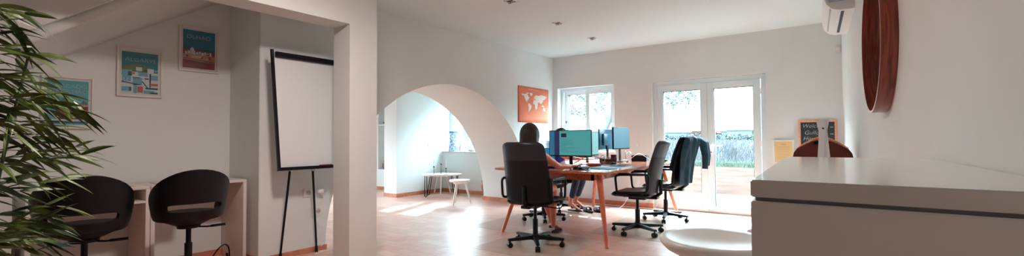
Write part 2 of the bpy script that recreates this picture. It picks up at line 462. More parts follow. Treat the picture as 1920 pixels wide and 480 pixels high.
t = thing('added_fill_lamp', 'unseen round ceiling lamp, added as fill light for the alcove side', 'ceiling light', (-2.25, 1.45, CZ))  # invented fixture above the view, added to brighten the dim alcove side
MB().lathe([(0, 0), (.17, 0), (.17, -.03), (.16, -.035), (0, -.035)], n=40).build('lamp_base', M_white, t)
MB().lathe([(0, -.035), (.155, -.035), (.15, -.06), (.10, -.078), (0, -.084)], n=40).build('diffuser', mat('fill_lamp_glow', (240, 232, 224), .4, emis=(255, 236, 222), estr=3.0), t)
ll = bpy.data.lights.new('fill_light', 'AREA'); ll.shape = 'DISK'; ll.size = .3; ll.energy = FILL_POWER; ll.color = (1.0, .85, .79)
lo_ = bpy.data.objects.new('fill_light', ll); C.objects.link(lo_); lo_.parent = t; lo_.location = (0, 0, -.09)
# air conditioner, on the right wall near the ceiling
ay = 4.53; t = thing('air_conditioner', 'white air conditioner high on the right wall', 'air conditioner', (RX(ay), ay, 2.14), RA)
prof = [(0, 0), (-.03, -.002), (-.10, -.0), (-.155, .018), (-.19, .06), (-.205, .12), (-.205, .25), (-.185, .295), (-.15, .31), (0, .31)]
MY = frame_M((0, 0, 0), (1, 0, 0), (0, 0, 1))   # local z -> -Y
MB().prism(prof, 1.1, Matrix.Translation((0, 1.13, 0)) @ MY).build('casing', M_offw, t, ang=50)
pr2 = [(-.004 + x * 1.02, .035 + z * .9) for x, z in prof]
MB().prism([(0, .08), (-.17, .07), (-.200, .11), (-.210, .16), (-.210, .25), (-.19, .30), (-.15, .316), (0, .316)], .035, Matrix.Translation((0, .035, 0)) @ MY).build('end_cap', mat('grey_blue_plastic', (150, 172, 182), .4), t, ang=50)
box('vent_slot', mat('vent_dark', (60, 66, 70), .6), t, -.090, -.068, .08, 1.0, -.0035, .004)
box('louvre', mat('louvre_grey', (170, 178, 180), .5), t, -.168, -.158, .08, 1.0, .018, .04)
MB().tube(bez((-.01, .03, .10), (-.012, .02, .0), (-.05, .1, -.03), (-.03, .2, -.01)), .004, 6).build('cable', M_white, t)
# motion detector in the corner
t = thing('motion_detector', 'small white motion detector in the top corner by the right wall', 'sensor', (.012, BY, 2.18))
box('housing', M_offw, t, -.03, .03, -.045, -.001, -.045, .045, bev=.012)
MB().sph((0, -.045, -.01), .02, 12).build('lens', mat('milky_lens', (240, 240, 236), .3), t)

# round walnut mirror on the right wall
my, mz, mR = 2.80, 1.545, .44; mV = .345 / .44
t = thing('round_mirror', 'round mirror in a deep walnut hoop hanging on the right wall', 'mirror', (RX(my), my, mz), RA)
n = 96; mb = MB(); tb = bmesh.new(); dd = .058; th = .010; rings = []
for (r, x) in ((mR, 0), (mR, -dd), (mR - th, -dd), (mR - th, 0)):
    rings.append([tb.verts.new((x, r * math.cos(2 * PI * k / n), mV * r * math.sin(2 * PI * k / n))) for k in range(n)])
for j in range(4):
    if j == 1: continue
    a, b = rings[j], rings[(j + 1) % 4]
    for k in range(n): tb.faces.new((a[k], a[(k + 1) % n], b[(k + 1) % n], b[k]))
bmesh.ops.recalc_face_normals(tb, faces=tb.faces)
mb._add(tb); mb.build('hoop', M_walnut, t)
tb = bmesh.new(); a = [tb.verts.new((-dd - .0005, mR * math.cos(2 * PI * k / n), mV * mR * math.sin(2 * PI * k / n))) for k in range(n)]
b = [tb.verts.new((-dd - .0005, (mR - th) * math.cos(2 * PI * k / n), (mR * mV - th) * math.sin(2 * PI * k / n))) for k in range(n)]
for k in range(n): tb.faces.new((a[k], b[k], b[(k + 1) % n], a[(k + 1) % n]))
mb = MB(); mb._add(tb); mb.build('hoop_edge', M_edge, t)
MB().lathe([(0, .006), (mR - th - .001, .006), (mR - th - .001, .012), (0, .012)], n=96, sx=mV, M=Matrix.Rotation(-PI / 2, 4, 'Y')).build('mirror_glass', M_mirror, t)

# white reception cabinet
gy0, gy1, gz = .785, 1.80, 1.014
gl = lambda y: -.1135 - .035 * (y - .785)
t = thing('reception_cabinet', 'tall glossy white reception cabinet against the right wall', 'cabinet', ((gl(1.3) + RX(1.3)) / 2, 1.3, 0))
def slab(z0, z1, i0, iy0, iy1, gap=.004):
    return [(gl(gy0) + i0, gy0 + iy0, z0), (RX(gy0) - gap, gy0 + iy0, z0), (RX(gy1) - gap, gy1 - iy1, z0), (gl(gy1) + i0, gy1 - iy1, z0),
            (gl(gy0) + i0, gy0 + iy0, z1), (RX(gy0) - gap, gy0 + iy0, z1), (RX(gy1) - gap, gy1 - iy1, z1), (gl(gy1) + i0, gy1 - iy1, z1)]
def bhexa(P, bev=.002):
    m = MB(); m.hexa(P); bmesh.ops.bevel(m.b, geom=m.b.edges[:], offset=bev, segments=2, affect='EDGES'); return m
bhexa(slab(gz - .027, gz, 0, 0, 0)).build('top_panel', M_gloss, t, True)
bhexa(slab(gz - .033, gz - .027, .006, .006, .006), .0005).build('shadow_gap', mat('gap_grey', (120, 130, 130), .5), t, True)
bhexa(slab(.06, gz - .033, .0, 0, 0)).build('body', M_lam, t, True)
bhexa(slab(0, .06, .03, .03, .03)).build('plinth', M_lam, t, True)
# cabinet doors on its left side
for a, b in ((.80, 1.285), (1.29, 1.785)):
    d = MB().hexa([(gl(a) - .016, a, .08), (gl(a) - .001, a, .08), (gl(b) - .001, b, .08), (gl(b) - .016, b, .08),
               (gl(a) - .016, a, gz - .05), (gl(a) - .001, a, gz - .05), (gl(b) - .001, b, gz - .05), (gl(b) - .016, b, gz - .05)]).build('cabinet_door', M_lam, t, True) if False else None

# ------------------------------------------------------------------ items on the door wall
def pic_y(name, label, cat, x0, x1, z0, z1, y, fw, mf, md):
    t = thing(name, label, cat, ((x0 + x1) / 2, y, z0))
    m = MB(); bar_frame(m, x0, x1, z0, z1, y - .022, y - .002, fw); m.build('frame', mf, t, True)
    box('panel', md, t, x0 + fw - .002, x1 - fw + .002, y - .012, y - .004, z0 + fw - .002, z1 - fw + .002, world=True)
    return t
FX = lambda x, y, z: frame_M((x, y, z), (1, 0, 0), (0, 0, 1))
M_chalk = mat('chalkboard_slate', (48, 60, 62), .7, var=.1, vscale=5)
M_pink = wood('pale_red_pine', (218, 150, 126), (236, 176, 150), .5, (5, 5, 5))
M_chalkw = mat('chalk', (222, 226, 222), .9)
t = pic_y('chalkboard', 'small chalkboard with a wooden frame and chalk writing', 'chalkboard', -.418, -.012, .72, 1.30, BY, .026, M_pink, M_chalk)
for s, sz, x, z, sh_ in (('Welcome', .070, -.242, 1.225, .25), ('Gulloe', .072, -.262, 1.140, .3), ('Hovno', .068, -.278, 1.066, .3), ('Olhao', .068, -.270, .975, .3)):
    text('chalk_writing', s, sz, FX(x, BY - .0125, z), M_chalkw, t, .001, sh_, -.0016, .98)
for z in (1.205, 1.12): box('chalk_stroke', M_chalkw, t, -.085, -.05, BY - .0128, BY - .0119, z, z + .005, world=True)
t = pic_y('framed_certificate', 'small white framed certificate on cream paper left of the chalkboard', 'picture frame', -.704, -.468, .74, 1.05, BY, .018, M_white, mat('cream_paper', (230, 200, 146), .7))
M_ink = mat('brown_ink', (150, 120, 80), .7)
m = MB()
for k in range(7): m.box(-.655, -.515, BY - .0128, BY - .0118, .955 - k * .026, .957 - k * .026)
m.box(-.61, -.56, BY - .0128, BY - .0118, .988, .994); m.build('print', M_ink, t, True)

def plate(loc, xd, label, cat='switch plate', w=.082, h=.082, sockets=0, name='switch_plate', group=None):
    t = thing(name, label, cat, loc)
    M = frame_M(loc, xd, (0, 0, 1))
    # local: x along wall, y up, z out of the wall
    mm = MB(); tb = bmesh.new(); bmesh.ops.create_cube(tb, size=1)
    for v in tb.verts: v.co = V((v.co.x * w, v.co.y * h, .0055 + v.co.z * .009))
    bmesh.ops.bevel(tb, geom=tb.edges[:], offset=.003, segments=2, affect='EDGES'); mm._add(tb, M); mm.build('plate', M_offw, t, True)
    if sockets:
        for k in range(sockets):
            cx = (k - (sockets - 1) / 2) * (w / sockets)
            mm = MB(); mm.lathe([(.024, .0105), (.022, .011), (.020, .0102), (.019, .0101), (0, .0101)], (cx, 0, 0), 24, M=M); mm.build('socket', mat('socket_grey', (190, 186, 184), .5), t, True)
            mm = MB()
            for q in (-.0095, .0095): mm.lathe([(.0035, .0102), (.0035, .0108), (0, .0108)], (cx + q, 0, 0), 10, M=M)
            mm.build('socket_holes', M_black, t, True)
    else:
        mm = MB(); tb = bmesh.new(); bmesh.ops.create_cube(tb, size=1)
        for v in tb.verts: v.co = V((v.co.x * w * .6, v.co.y * h * .6, .0115 + v.co.z * .004))
        mm._add(tb, M); mm.build('rocker', M_white, t, True)
    return t
plate((-2.73, BY, .975), (1, 0, 0), 'light switch plate on the door wall, the one nearer the window')
plate((-2.565, BY, .975), (1, 0, 0), 'light switch plate on the door wall, the one nearer the french door')
plate((SX, 6.20, .975), (0, 1, 0), 'switch plate on the side room wall left of the window sill')
p1 = plate((LX, 2.31, .578), (0, 1, 0), 'upper double wall socket behind the flipchart with a charger plugged in', 'wall socket', .20, .085, 2, 'wall_socket')
p2 = plate((LX, 2.36, .388), (0, 1, 0), 'lower double wall socket behind the flipchart legs', 'wall socket', .16, .085, 1, 'wall_socket')
t = thing('phone_charger', 'white charger plugged into the upper wall socket with a dangling cable', 'charger', (LX + .012, 2.36, .585))
box('plug', M_white, t, .0, .05, -.03, .03, -.018, .018, bev=.006)
random.seed(4); pts = []
for k in range(40):
    z = -.02 - .52 * k / 39
    pts.append((.03 + .01 * math.sin(k * .9), -.0 + .03 * math.sin(k * .55) * (1 - .3 * math.sin(k)) , z))
MB().tube(pts, .0022, 5).build('cable', M_white, t)
pts = [(LX + .05 + .05 * math.sin(k * .5) + k * .004, 2.32 + .012 * k - .1 * math.sin(k * .45) ** 2, .006) for k in range(30)]
tag(MB().tube(pts, .0025, 5).build('loose_cable', M_white, None), 'thin white cable lying on the floor below the wall sockets', 'cable')

# ------------------------------------------------------------------ posters in the alcove
M_pframe = mat('white_poster_frame', (226, 218, 214), .45)
M_mount = mat('white_paper', (232, 232, 228), .7)
def ink(name, c): return mat(name, c, .75)
I = dict(sky=ink('ink_teal', (24, 128, 148)), sky2=ink('ink_blue', (8, 116, 148)), hill=ink('ink_olive', (112, 118, 78)), w=ink('ink_white', (214, 224, 228)),
         b=ink('ink_light_blue', (120, 176, 200)), n=ink('ink_navy', (20, 78, 104)), o=ink('ink_orange', (206, 108, 80)), r=ink('ink_dark_red', (138, 24, 44)),
         t=ink('ink_tan', (196, 130, 90)), s3=ink('ink_aqua', (86, 176, 190)), g=ink('ink_green', (70, 128, 122)), pk=ink('ink_pink', (206, 150, 140)))
def poster(label, y0, y1, z0, z1):
    t = thing('framed_poster', label, 'poster', (QX, (y0 + y1) / 2, z0), 0, 'framed posters in the alcove')
    fw = .014; m = MB(); x0, x1 = QX + .001, QX + .022
    m.box(x0, x1, y0, y0 + fw, z0, z1, bev=.002); m.box(x0, x1, y1 - fw, y1, z0, z1, bev=.002)
    m.box(x0, x1, y0 + fw, y1 - fw, z0, z0 + fw, bev=.002); m.box(x0, x1, y0 + fw, y1 - fw, z1 - fw, z1, bev=.002)
    m.build('frame', M_pframe, t, True)
    box('mount', M_mount, t, QX + .002, QX + .010, y0 + fw - .001, y1 - fw + .001, z0 + fw - .001, z1 - fw + .001, world=True)
    box('glass', M_picglass, t, QX + .0165, QX + .018, y0 + fw - .001, y1 - fw + .001, z0 + fw - .001, z1 - fw + .001, world=True)
    q = .017; py0, py1, pz0, pz1 = y0 + fw + q, y1 - fw - q, z0 + fw + q, z1 - fw - q
    def U(u, v): return (py0 + (py1 - py0) * u, pz0 + (pz1 - pz0) * v)
    return t, U
lay = [0]
def shape(t, U, m, poly, lvl, name='print'):
    pts = [U(*p) for p in poly]
    MB().prism(pts, .0004, frame_M((QX + .0101 + lvl * .00045, 0, 0), (0, 1, 0), (0, 0, 1))).build(name, m, t, True, smooth=False)
def shapes(t, U, m, polys, lvl, name='print'):
    b = MB()
    for poly in polys:
        b.prism([U(*p) for p in poly], .0004, frame_M((QX + .0101 + lvl * .00045, 0, 0), (0, 1, 0), (0, 0, 1)))
    b.build(name, m, t, True, smooth=False)
def R4(a, b, c, d): return [(a, c), (b, c), (b, d), (a, d)]
TX = lambda U, u, v, l: frame_M((QX + .0108 + l * .00045, *U(u, v)), (0, 1, 0), (0, 0, 1))
# Olhao
t, U = poster('framed red and blue poster of a town titled OLHÃO, the highest of the three', 1.39, 1.705, 1.716, 2.126)
shape(t, U, I['sky2'], R4(0, 1, .5, 1), 0); shape(t, U, I['r'], R4(0, 1, 0, .5), 0)
shape(t, U, I['n'], [(0, .49), (1, .46), (1, .52), (0, .53)], 1)
shapes(t, U, I['w'], [R4(.06 + .085 * k, .12 + .085 * k, .36 + .02 * (k % 3), .43 + .02 * (k % 2)) for k in range(10)] + [[(.22, .38), (.34, .38), (.34, .5), (.28, .56), (.22, .5)]], 3, 'print')
shapes(t, U, I['t'], [[(0, .22), (1, .17), (1, .36), (.6, .4), (.2, .42), (0, .36)]], 2)
shapes(t, U, I['r'], [[(.0, .24), (1, .19), (1, .21), (0, .26)], R4(.55, .62, .27, .33), R4(.1, .16, .28, .34), R4(.8, .86, .26, .34)], 3)
shapes(t, U, I['w'], [[(.25, .29), (.55, .30), (.6, .33), (.3, .31)], [(.7, .25), (.82, .26), (.75, .28)]], 4)
text('lettering', 'OLHÃO', .052, TX(U, .48, .82, 3), I['w'], t, .0008, 0, -.0012, 1.05)
# Algarve
t, U = poster('framed poster of white houses on a hill titled ALGARVE, the middle one', .97, 1.273, 1.454, 1.86)
shape(t, U, I['sky'], R4(0, 1, 0, 1), 0)
shape(t, U, I['hill'], [(0, .5), (1, .5), (1, .64), (.85, .6), (.6, .69), (.4, .73), (.2, .68), (0, .63)], 1)
shape(t, U, I['w'], R4(0, 1, 0, .52), 2)
shapes(t, U, I['b'], [R4(0, .28, .42, .56), R4(.02, .25, .28, .42), R4(.3, .55, .2, .38), R4(.45, .72, .42, .52), R4(0, .26, .04, .15), R4(.78, 1, .34, .46), R4(.4, .52, .53, .6), R4(.9, 1, .55, .6), R4(.32, .42, 0, .22), R4(.6, .9, .0, .08)], 3, 'print')
shapes(t, U, I['n'], [[(0, .25), (.5, .2), (.5, .22), (0, .28)], [(.53, .3), (.57, .3), (.72, .15), (.68, .15)], R4(.76, .8, .16, .58), R4(.6, .8, .54, .58), R4(.17, .27, .42, .52), R4(.2, .26, .05, .14), R4(.65, 1, .11, .15), R4(.78, 1, .0, .04), R4(.62, .74, .35, .38), R4(.28, .5, .37, .39)], 4, 'print')
shapes(t, U, I['o'], [R4(.43, .58, .02, .17), R4(.78, 1, .2, .26), R4(.25, .35, .46, .5)], 5, 'print')
shapes(t, U, I['w'], [R4(.05 + .1 * k, .07 + .1 * k, .32, .36) for k in range(2)] + [R4(.7, .88, .5, .62), R4(.38, .55, .55, .64)], 5, 'print')
text('lettering', 'ALGARVE', .047, TX(U, .52, .81, 4), I['w'], t, .0008, 0, -.0012, 1.05)
# Mercado
t, U = poster('framed poster of a red market hall, lowest and leftmost, half hidden by the plant', .548, .835, 1.18, 1.58)
shape(t, U, I['s3'], R4(0, 1, 0, 1), 0)
shape(t, U, I['r'], [(.2, .12), (1, .12), (1, .42), (.78, .42), (.78, .38), (.55, .38), (.55, .5), (.3, .5), (.3, .42), (.2, .4)], 1, 'market_hall')
shape(t, U, I['g'], [(.3, .5), (.55, .5), (.5, .58), (.42, .62), (.35, .58)], 2, 'dome')
shape(t, U, I['pk'], [(.72, .4), (1, .42), (1, .47), (.75, .46)], 2)
shape(t, U, I['g'], [(.78, .46), (1, .47), (.93, .52), (.89, .57), (.84, .52)], 2, 'dome')
shapes(t, U, I['w'], [[(.2, .17), (.42, .17), (.36, .2), (.25, .2)], [(.6, .16), (.85, .16), (.75, .2), (.65, .2)], R4(0, 1, .09, .12)], 2, 'print')
shape(t, U, I['n'], R4(0, 1, .03, .07), 2)
text('lettering', 'MERCADO', .042, TX(U, .52, .87, 3), I['w'], t, .0008, 0, -.001, 1.0)
text('lettering', 'DE OLHÃO', .042, TX(U, .52, .75, 3), I['w'], t, .0008, 0, -.001, 1.0)

# world map poster
t = thing('world_map_poster', 'unframed orange poster with a white world map', 'poster', (LX, 6.19, 1.355))
mo = mat('orange_paper', (222, 122, 88), .75, var=.05, vscale=3)
y0, y1, z0, z1 = 5.73, 6.655, 1.355, 1.945
tb = bmesh.new(); g = []
for i in range(15):
    row = []
    for j in range(9):
        u, v = i / 14, j / 8
        row.append(tb.verts.new((LX + .005 + .003 * math.sin(u * 6) * (1 - v), y0 + (y1 - y0) * u, z0 + (z1 - z0) * v)))
    g.append(row)
for i in range(14):
    for j in range(8): tb.faces.new((g[i][j], g[i + 1][j], g[i + 1][j + 1], g[i][j + 1]))
mb = MB(); mb._add(tb); sh = mb.build('sheet', mo, t, True)
sd = sh.modifiers.new('s', 'SOLIDIFY'); sd.thickness = .002; sd.offset = 0
conts = [
 [(-165, 62), (-155, 70), (-125, 70), (-95, 72), (-82, 64), (-78, 54), (-62, 50), (-66, 44), (-75, 38), (-81, 26), (-90, 30), (-97, 24), (-92, 16), (-83, 10), (-95, 15), (-108, 24), (-118, 34), (-125, 45), (-135, 58), (-152, 58)],
 [(-55, 82), (-25, 82), (-22, 70), (-42, 60), (-52, 66), (-60, 76)], [(-110, 74), (-85, 82), (-65, 80), (-80, 73)],
 [(-78, 8), (-60, 10), (-50, 0), (-35, -7), (-40, -22), (-55, -34), (-65, -42), (-70, -54), (-74, -45), (-71, -20), (-81, -5)],
 [(-16, 15), (-10, 32), (10, 37), (32, 31), (43, 11), (51, 11), (40, -5), (40, -16), (33, -27), (19, -34), (12, -17), (9, 4), (-8, 5)],
 [(-9, 37), (-9, 43), (0, 48), (8, 54), (12, 56), (5, 60), (15, 69), (28, 71), (60, 69), (75, 73), (105, 77), (140, 73), (178, 68), (162, 60), (155, 52), (140, 54), (140, 45), (122, 40), (122, 30), (108, 20), (104, 10), (98, 12), (90, 22), (80, 8), (73, 20), (60, 25), (52, 16), (44, 13), (35, 30), (36, 36), (26, 38), (20, 38), (12, 44), (3, 42)],
 [(114, -22), (130, -12), (142, -11), (153, -26), (148, -38), (136, -34), (116, -34)], [(44, -14), (50, -16), (46, -25)], [(98, 4), (120, 5), (140, -3), (118, -9), (104, -6)], [(130, 32), (142, 40), (144, 44), (138, 36)], [(-8, 51), (-1, 51), (-3, 58), (-8, 57)], [(168, -46), (178, -38), (172, -36)]]
b = MB()
for c in conts:
    b.prism([(y0 + (y1 - y0) * (.5 + .88 * lo / 360), z0 + (z1 - z0) * (.50 + .62 * la / 150)) for lo, la in c], .001, frame_M((LX + .0094, 0, 0), (0, 1, 0), (0, 0, 1)))
b.build('continents', mat('map_white', (236, 226, 216), .8), t, True, smooth=False)
text('lettering', 'THE WORLD', .022, frame_M((LX + .0094, 6.19, 1.905), (0, 1, 0), (0, 0, 1)), MATS['map_white'], t, .001, sx=2.4)

# ------------------------------------------------------------------ alcove desks
for i, (y0, y1, lb) in enumerate([(.435, 1.085, 'narrow pale writing desk at the left of the alcove, beside the plant'), (1.09, 1.774, 'narrow pale writing desk at the right of the alcove, next to the flipchart wall')]):
    t = thing('writing_desk', lb, 'desk', (-4.5, (y0 + y1) / 2, 0), 0, 'pair of alcove desks')
    xf, xb, zt = -4.27, QX + .016, .735
    box('desk_top', M_desk, t, xb, xf, y0, y1, zt - .022, zt, bev=.002, world=True)
    box('flap', M_desk, t, xb + .10, xf - .10, y0 + .08, y1 - .08, zt - .001, zt + .003, bev=.001, world=True)
    box('flap_gap', M_gasket, t, xb + .096, xf - .096, y0 + .076, y1 - .076, zt - .001, zt + .0012, world=True)
    box('side_panel', M_desk, t, xb, xf, y0, y0 + .026, 0, zt - .022, bev=.001, world=True)
    box('side_panel', M_desk, t, xb, xf, y1 - .027, y1, 0, zt - .022, bev=.001, world=True)
    if i == 0:
        box('shelf', M_desk, t, xb, xf, y0 + .026, y1 - .027, zt - .125, zt - .108, world=True)
    else:
        box('shelf', M_desk, t, xb, xf - .01, y0 + .026, y0 + .30, zt - .125, zt - .108, world=True)
    box('back_panel', M_desk, t, xb, xb + .01, y0 + .026, y1 - .027, zt - .11, zt - .022, world=True)
    if i == 1: pass

# shell chairs in front of the desks
def shell_chair(loc, rz, label):
    t = thing('shell_chair', label, 'swivel chair', loc, rz, 'black shell chairs at the alcove desks')
    # local: faces -Y... the backrest is at +Y
    n, ms = 72, 12; tb = bmesh.new()
    hs, he = .175, .035             # slot centre height and half height
    def P(ph, h, off=0):
        hh = max(0.0, min(1.0, h / .34))
        r = .185 + .055 * hh ** .55 + off
        return V((r * 1.02 * math.sin(ph), r * .92 * math.cos(ph) + .04 * hh, .525 + h))
    grid = []
    for k in range(n):
        a = 2 * PI * k / n; ca, sa = math.cos(a), math.sin(a)
        e = .5
        ix = RD(46) * (abs(ca) ** e) * (1 if ca > 0 else -1); iz = .095 + .028 * (abs(sa) ** e) * (1 if sa > 0 else -1)
        e2 = 1.0 if sa >= 0 else .62
        ox = RD(118) * (abs(ca) ** e2) * (1 if ca > 0 else -1)
        if sa >= 0: oz = .10 + .26 * max(0, math.cos(ox * .9)) ** .8
        else: oz = .095 - .095 * (abs(sa) ** .35)
        grid.append([tb.verts.new(P(ix + (ox - ix) * (j / ms), iz + (oz - iz) * (j / ms) ** 1.0)) for j in range(ms + 1)])
    for k in range(n):
        for j in range(ms):
            tb.faces.new((grid[k][j], grid[(k + 1) % n][j], grid[(k + 1) % n][j + 1], grid[k][j + 1]))
    bmesh.ops.recalc_face_normals(tb, faces=tb.faces)
    mb = MB(); mb._add(tb); sh = mb.build('shell_back', M_black, t, ang=80)
    s = sh.modifiers.new('s', 'SOLIDIFY'); s.thickness = .018; s.offset = 0
    s = sh.modifiers.new('b', 'BEVEL'); s.width = .006; s.segments = 2; s.limit_method = 'ANGLE'
    MB().lathe([(0, -.035), (.10, -.03), (.17, .0), (.225, .04), (.232, .055), (.222, .058), (.16, .035), (0, .02)], (0, -.015, .507), 48, .86, .88).build('seat', M_black, t, ang=60)
    MB().lathe([(0, .0), (.07, .0), (.075, .02), (.05, .035), (0, .035)], (0, 0, .455), 24).build('mount', M_blackm, t)
    m = MB(); m.cyl((0, 0, .30), (0, 0, .46), .0165, n=20); m.build('gas_lift', M_blackm, t)
    MB().cyl((0, 0, .06), (0, 0, .345), .024, n=20).build('column_sleeve', M_black, t)
    MB().tube([(0, 0, .462), (-.10, .06, .455), (-.20, .10, .462)], .006, 8).tube([(-.12, .068, .457), (-.205, .102, .463)], .009, 8).build('lever', M_black, t)
    for k in range(5):
        a = RD(72 * k + 20)
        bs = MB(); bs.hexa([(V((math.cos(a) * q[0] - math.sin(a) * q[1], math.sin(a) * q[0] + math.cos(a) * q[1], q[2]))) for q in
             ((.02, -.022, .06), (.29, -.014, .055), (.29, .014, .055), (.02, .022, .06), (.02, -.02, .10), (.29, -.012, .075), (.29, .012, .075), (.02, .02, .10))])
        bo = bs.build('base_arm', M_black, t)
        MB().sph((math.cos(a) * .28, math.sin(a) * .28, .026), .026, 14, (1, .8, 1)).build('caster', M_black, bo)
    return t
shell_chair((-3.80, .640, 0), RD(-102), 'black shell swivel chair at the left alcove desk, partly behind the plant')
shell_chair((-3.80, 1.19, 0), RD(-95), 'black shell swivel chair at the right alcove desk')
# cables and a power strip under the right desk
t = thing('power_strip', 'black power strip with looped cables on the floor under the right alcove desk', 'power strip', (-4.45, 1.42, 0))
box('strip', M_black, t, -.03, .03, -.16, .16, 0, .045, bev=.008)
MB().tube(bez((0, .14, .03), (.0, .20, .16), (.0, .30, .22), (.02, .28, .03), 16) + bez((.02, .28, .03), (.05, .2, .1), (.06, .3, .10), (.06, .22, .01), 12)[1:], .006, 7).build('cable', M_black, t)
MB().tube(bez((0, -.1, .03), (.05, .0, .09), (.08, .05, .07), (.1, .1, .008), 14), .006, 7).build('cable', M_black, t)
box('adapter', M_black, t, -.04, .03, -.05, .05, .045, .09, bev=.008)

# ------------------------------------------------------------------ flipchart
t = thing('flipchart', 'white flipchart board on thin black tripod legs, half behind the pillar', 'flipchart', (-4.0, 2.2, 0))
A = V((-3.915, 1.835, 1.835)); Bp = V((-3.885, 1.878, .850))
ux = V((-.03, 1, 0)).normalized(); up = V((A.x - Bp.x, 0, A.z - Bp.z)).normalized()
up = (V((-4.02, 0, 1.86)) - V((-3.90, 0, .85))).normalized()
Bl = V((-3.90, 1.878, .846)); side = V((0, -.045, 1.0)); 
W, Hh = .70, 1.005
def FP(u, v, d=0):
    n_ = V((1, 0, .1)).normalized()
    return V((-3.885 - .045 * v, 1.878 + W * u - .045 * v, .846 + Hh * v)) + n_ * d
def fbox(m, u0, u1, v0, v1, d0, d1):
    m.hexa([FP(u0, v0, d0), FP(u1, v0, d0), FP(u1, v1, d0), FP(u0, v1, d0), FP(u0, v0, d1), FP(u1, v0, d1), FP(u1, v1, d1), FP(u0, v1, d1)])
m = MB(); fbox(m, 0, 1, 0, 1, -.012, 0); m.build('writing_surface', mat('whiteboard', (226, 233, 235), .3), t, True, smooth=False)
m = MB(); fbox(m, -.022, .005, -.015, 1.0, -.016, .012); m.build('side_rail', M_black, t, True, smooth=False)
m = MB(); fbox(m, .995, 1.022, -.015, 1.0, -.016, .012); m.build('side_rail', M_black, t, True, smooth=False)
m = MB(); fbox(m, -.022, 1.022, -.028, .0, -.016, .03); m.build('pen_tray', M_black, t, True, smooth=False)
m = MB(); fbox(m, .02, 1.0, .955, 1.0, 0, .028); m.cyl(FP(.02, .985, .02), FP(1.0, .985, .02), .016); m.build('clamp_bar', M_black, t, True)
MB().cyl(FP(-.01, .96, 0), FP(-.01, 1.02, 0), .014).build('corner_cap', M_black, t, True)
MB().cyl(FP(.50, .0, .022), FP(.68, 0, .022), .008).build('marker', mat('red_marker', (150, 40, 60), .4), t, True)
for (a, b) in ((V((-3.93, 1.99, .83)), V((-4.07, 1.975, .02))), (V((-3.93, 2.20, .82)), V((-4.085, 2.330, .02)))):
    l = MB().cyl(a, b, .0105, .009, 12).build('leg', M_black, t, True)
    dr = (b - a).normalized()
    MB().cyl(a - dr * .012, a + dr * .012, .017).build('leg_collar', M_chrome, l) if False else None
    bpy.context.view_layer.update()
    c = MB(); c.cyl(a - dr * .014, a + dr * .02, .015); bmesh.ops.transform(c.b, matrix=world_of(t).inverted(), verts=c.b.verts); c.build('leg_collar', M_chrome, l)
    c = MB(); c.cyl(b - dr * .04, b + V((0, 0, -.02)), .013); bmesh.ops.transform(c.b, matrix=world_of(t).inverted(), verts=c.b.verts); c.build('rubber_foot', M_black, l)
MB().cyl((-3.94, 2.5, .83), (-4.08, 2.53, 0), .0105).build('leg', M_black, t, True)

# ------------------------------------------------------------------ big table
TX0, TX1, TY0, TY1, TZ = -3.28, -1.87, 4.06, 6.50, .745
t = thing('conference_table', 'large reddish wooden desk table with splayed tapered legs', 'table', ((TX0 + TX1) / 2, (TY0 + TY1) / 2, 0))
MB().prism([(TX0 + .06, TY0), (TX1 - .06, TY0), (TX1, TY0 + .03), (TX1, TY1), (TX0, TY1), (TX0, TY0 + .03)], .024, Matrix.Translation((0, 0, TZ - .024))).build('table_top', M_table, t, True)
m = MB(); ix = .20
for q in ((TX0 + ix, TX1 - ix, TY0 + .16, TY0 + .185), (TX0 + ix, TX1 - ix, TY1 - .185, TY1 - .16), (TX0 + ix, TX0 + ix + .025, TY0 + .16, TY1 - .16), (TX1 - ix - .025, TX1 - ix, TY0 + .16, TY1 - .16)):
    m.box(*q, TZ - .105, TZ - .024)
m.build('apron', M_table, t, True, smooth=False)
box('centre_seam', M_gasket, t, TX0 + .01, TX1 - .01, 5.279, 5.282, TZ - .002, TZ + .0006, world=True)
for fx, fy, sx, sy in ((-3.17, 4.09, 1, 1), (-1.85, 4.06, -1, 1), (-3.17, 6.44, 1, -1), (-1.85, 6.44, -1, -1)):
    a, z1 = .17, TZ - .024; dy = .19
    r0, r1 = .017, .033; tx, ty = fx + sx * a, fy + sy * dy
    oct0 = [(fx + (r0 if abs(c) > .1 else 0) * c * 1.0, fy + r0 * s, 0) for c, s in [(math.cos(RD(45 * k + 22.5)), math.sin(RD(45 * k + 22.5))) for k in range(8)]]
    MB().tube([(fx, fy, 0), (fx + sx * a * .5, fy + sy * dy * .5, z1 * .5), (tx, ty, z1)], .02, 10, radii=[.019, .027, .036]).build('leg', M_tleg, t, True)

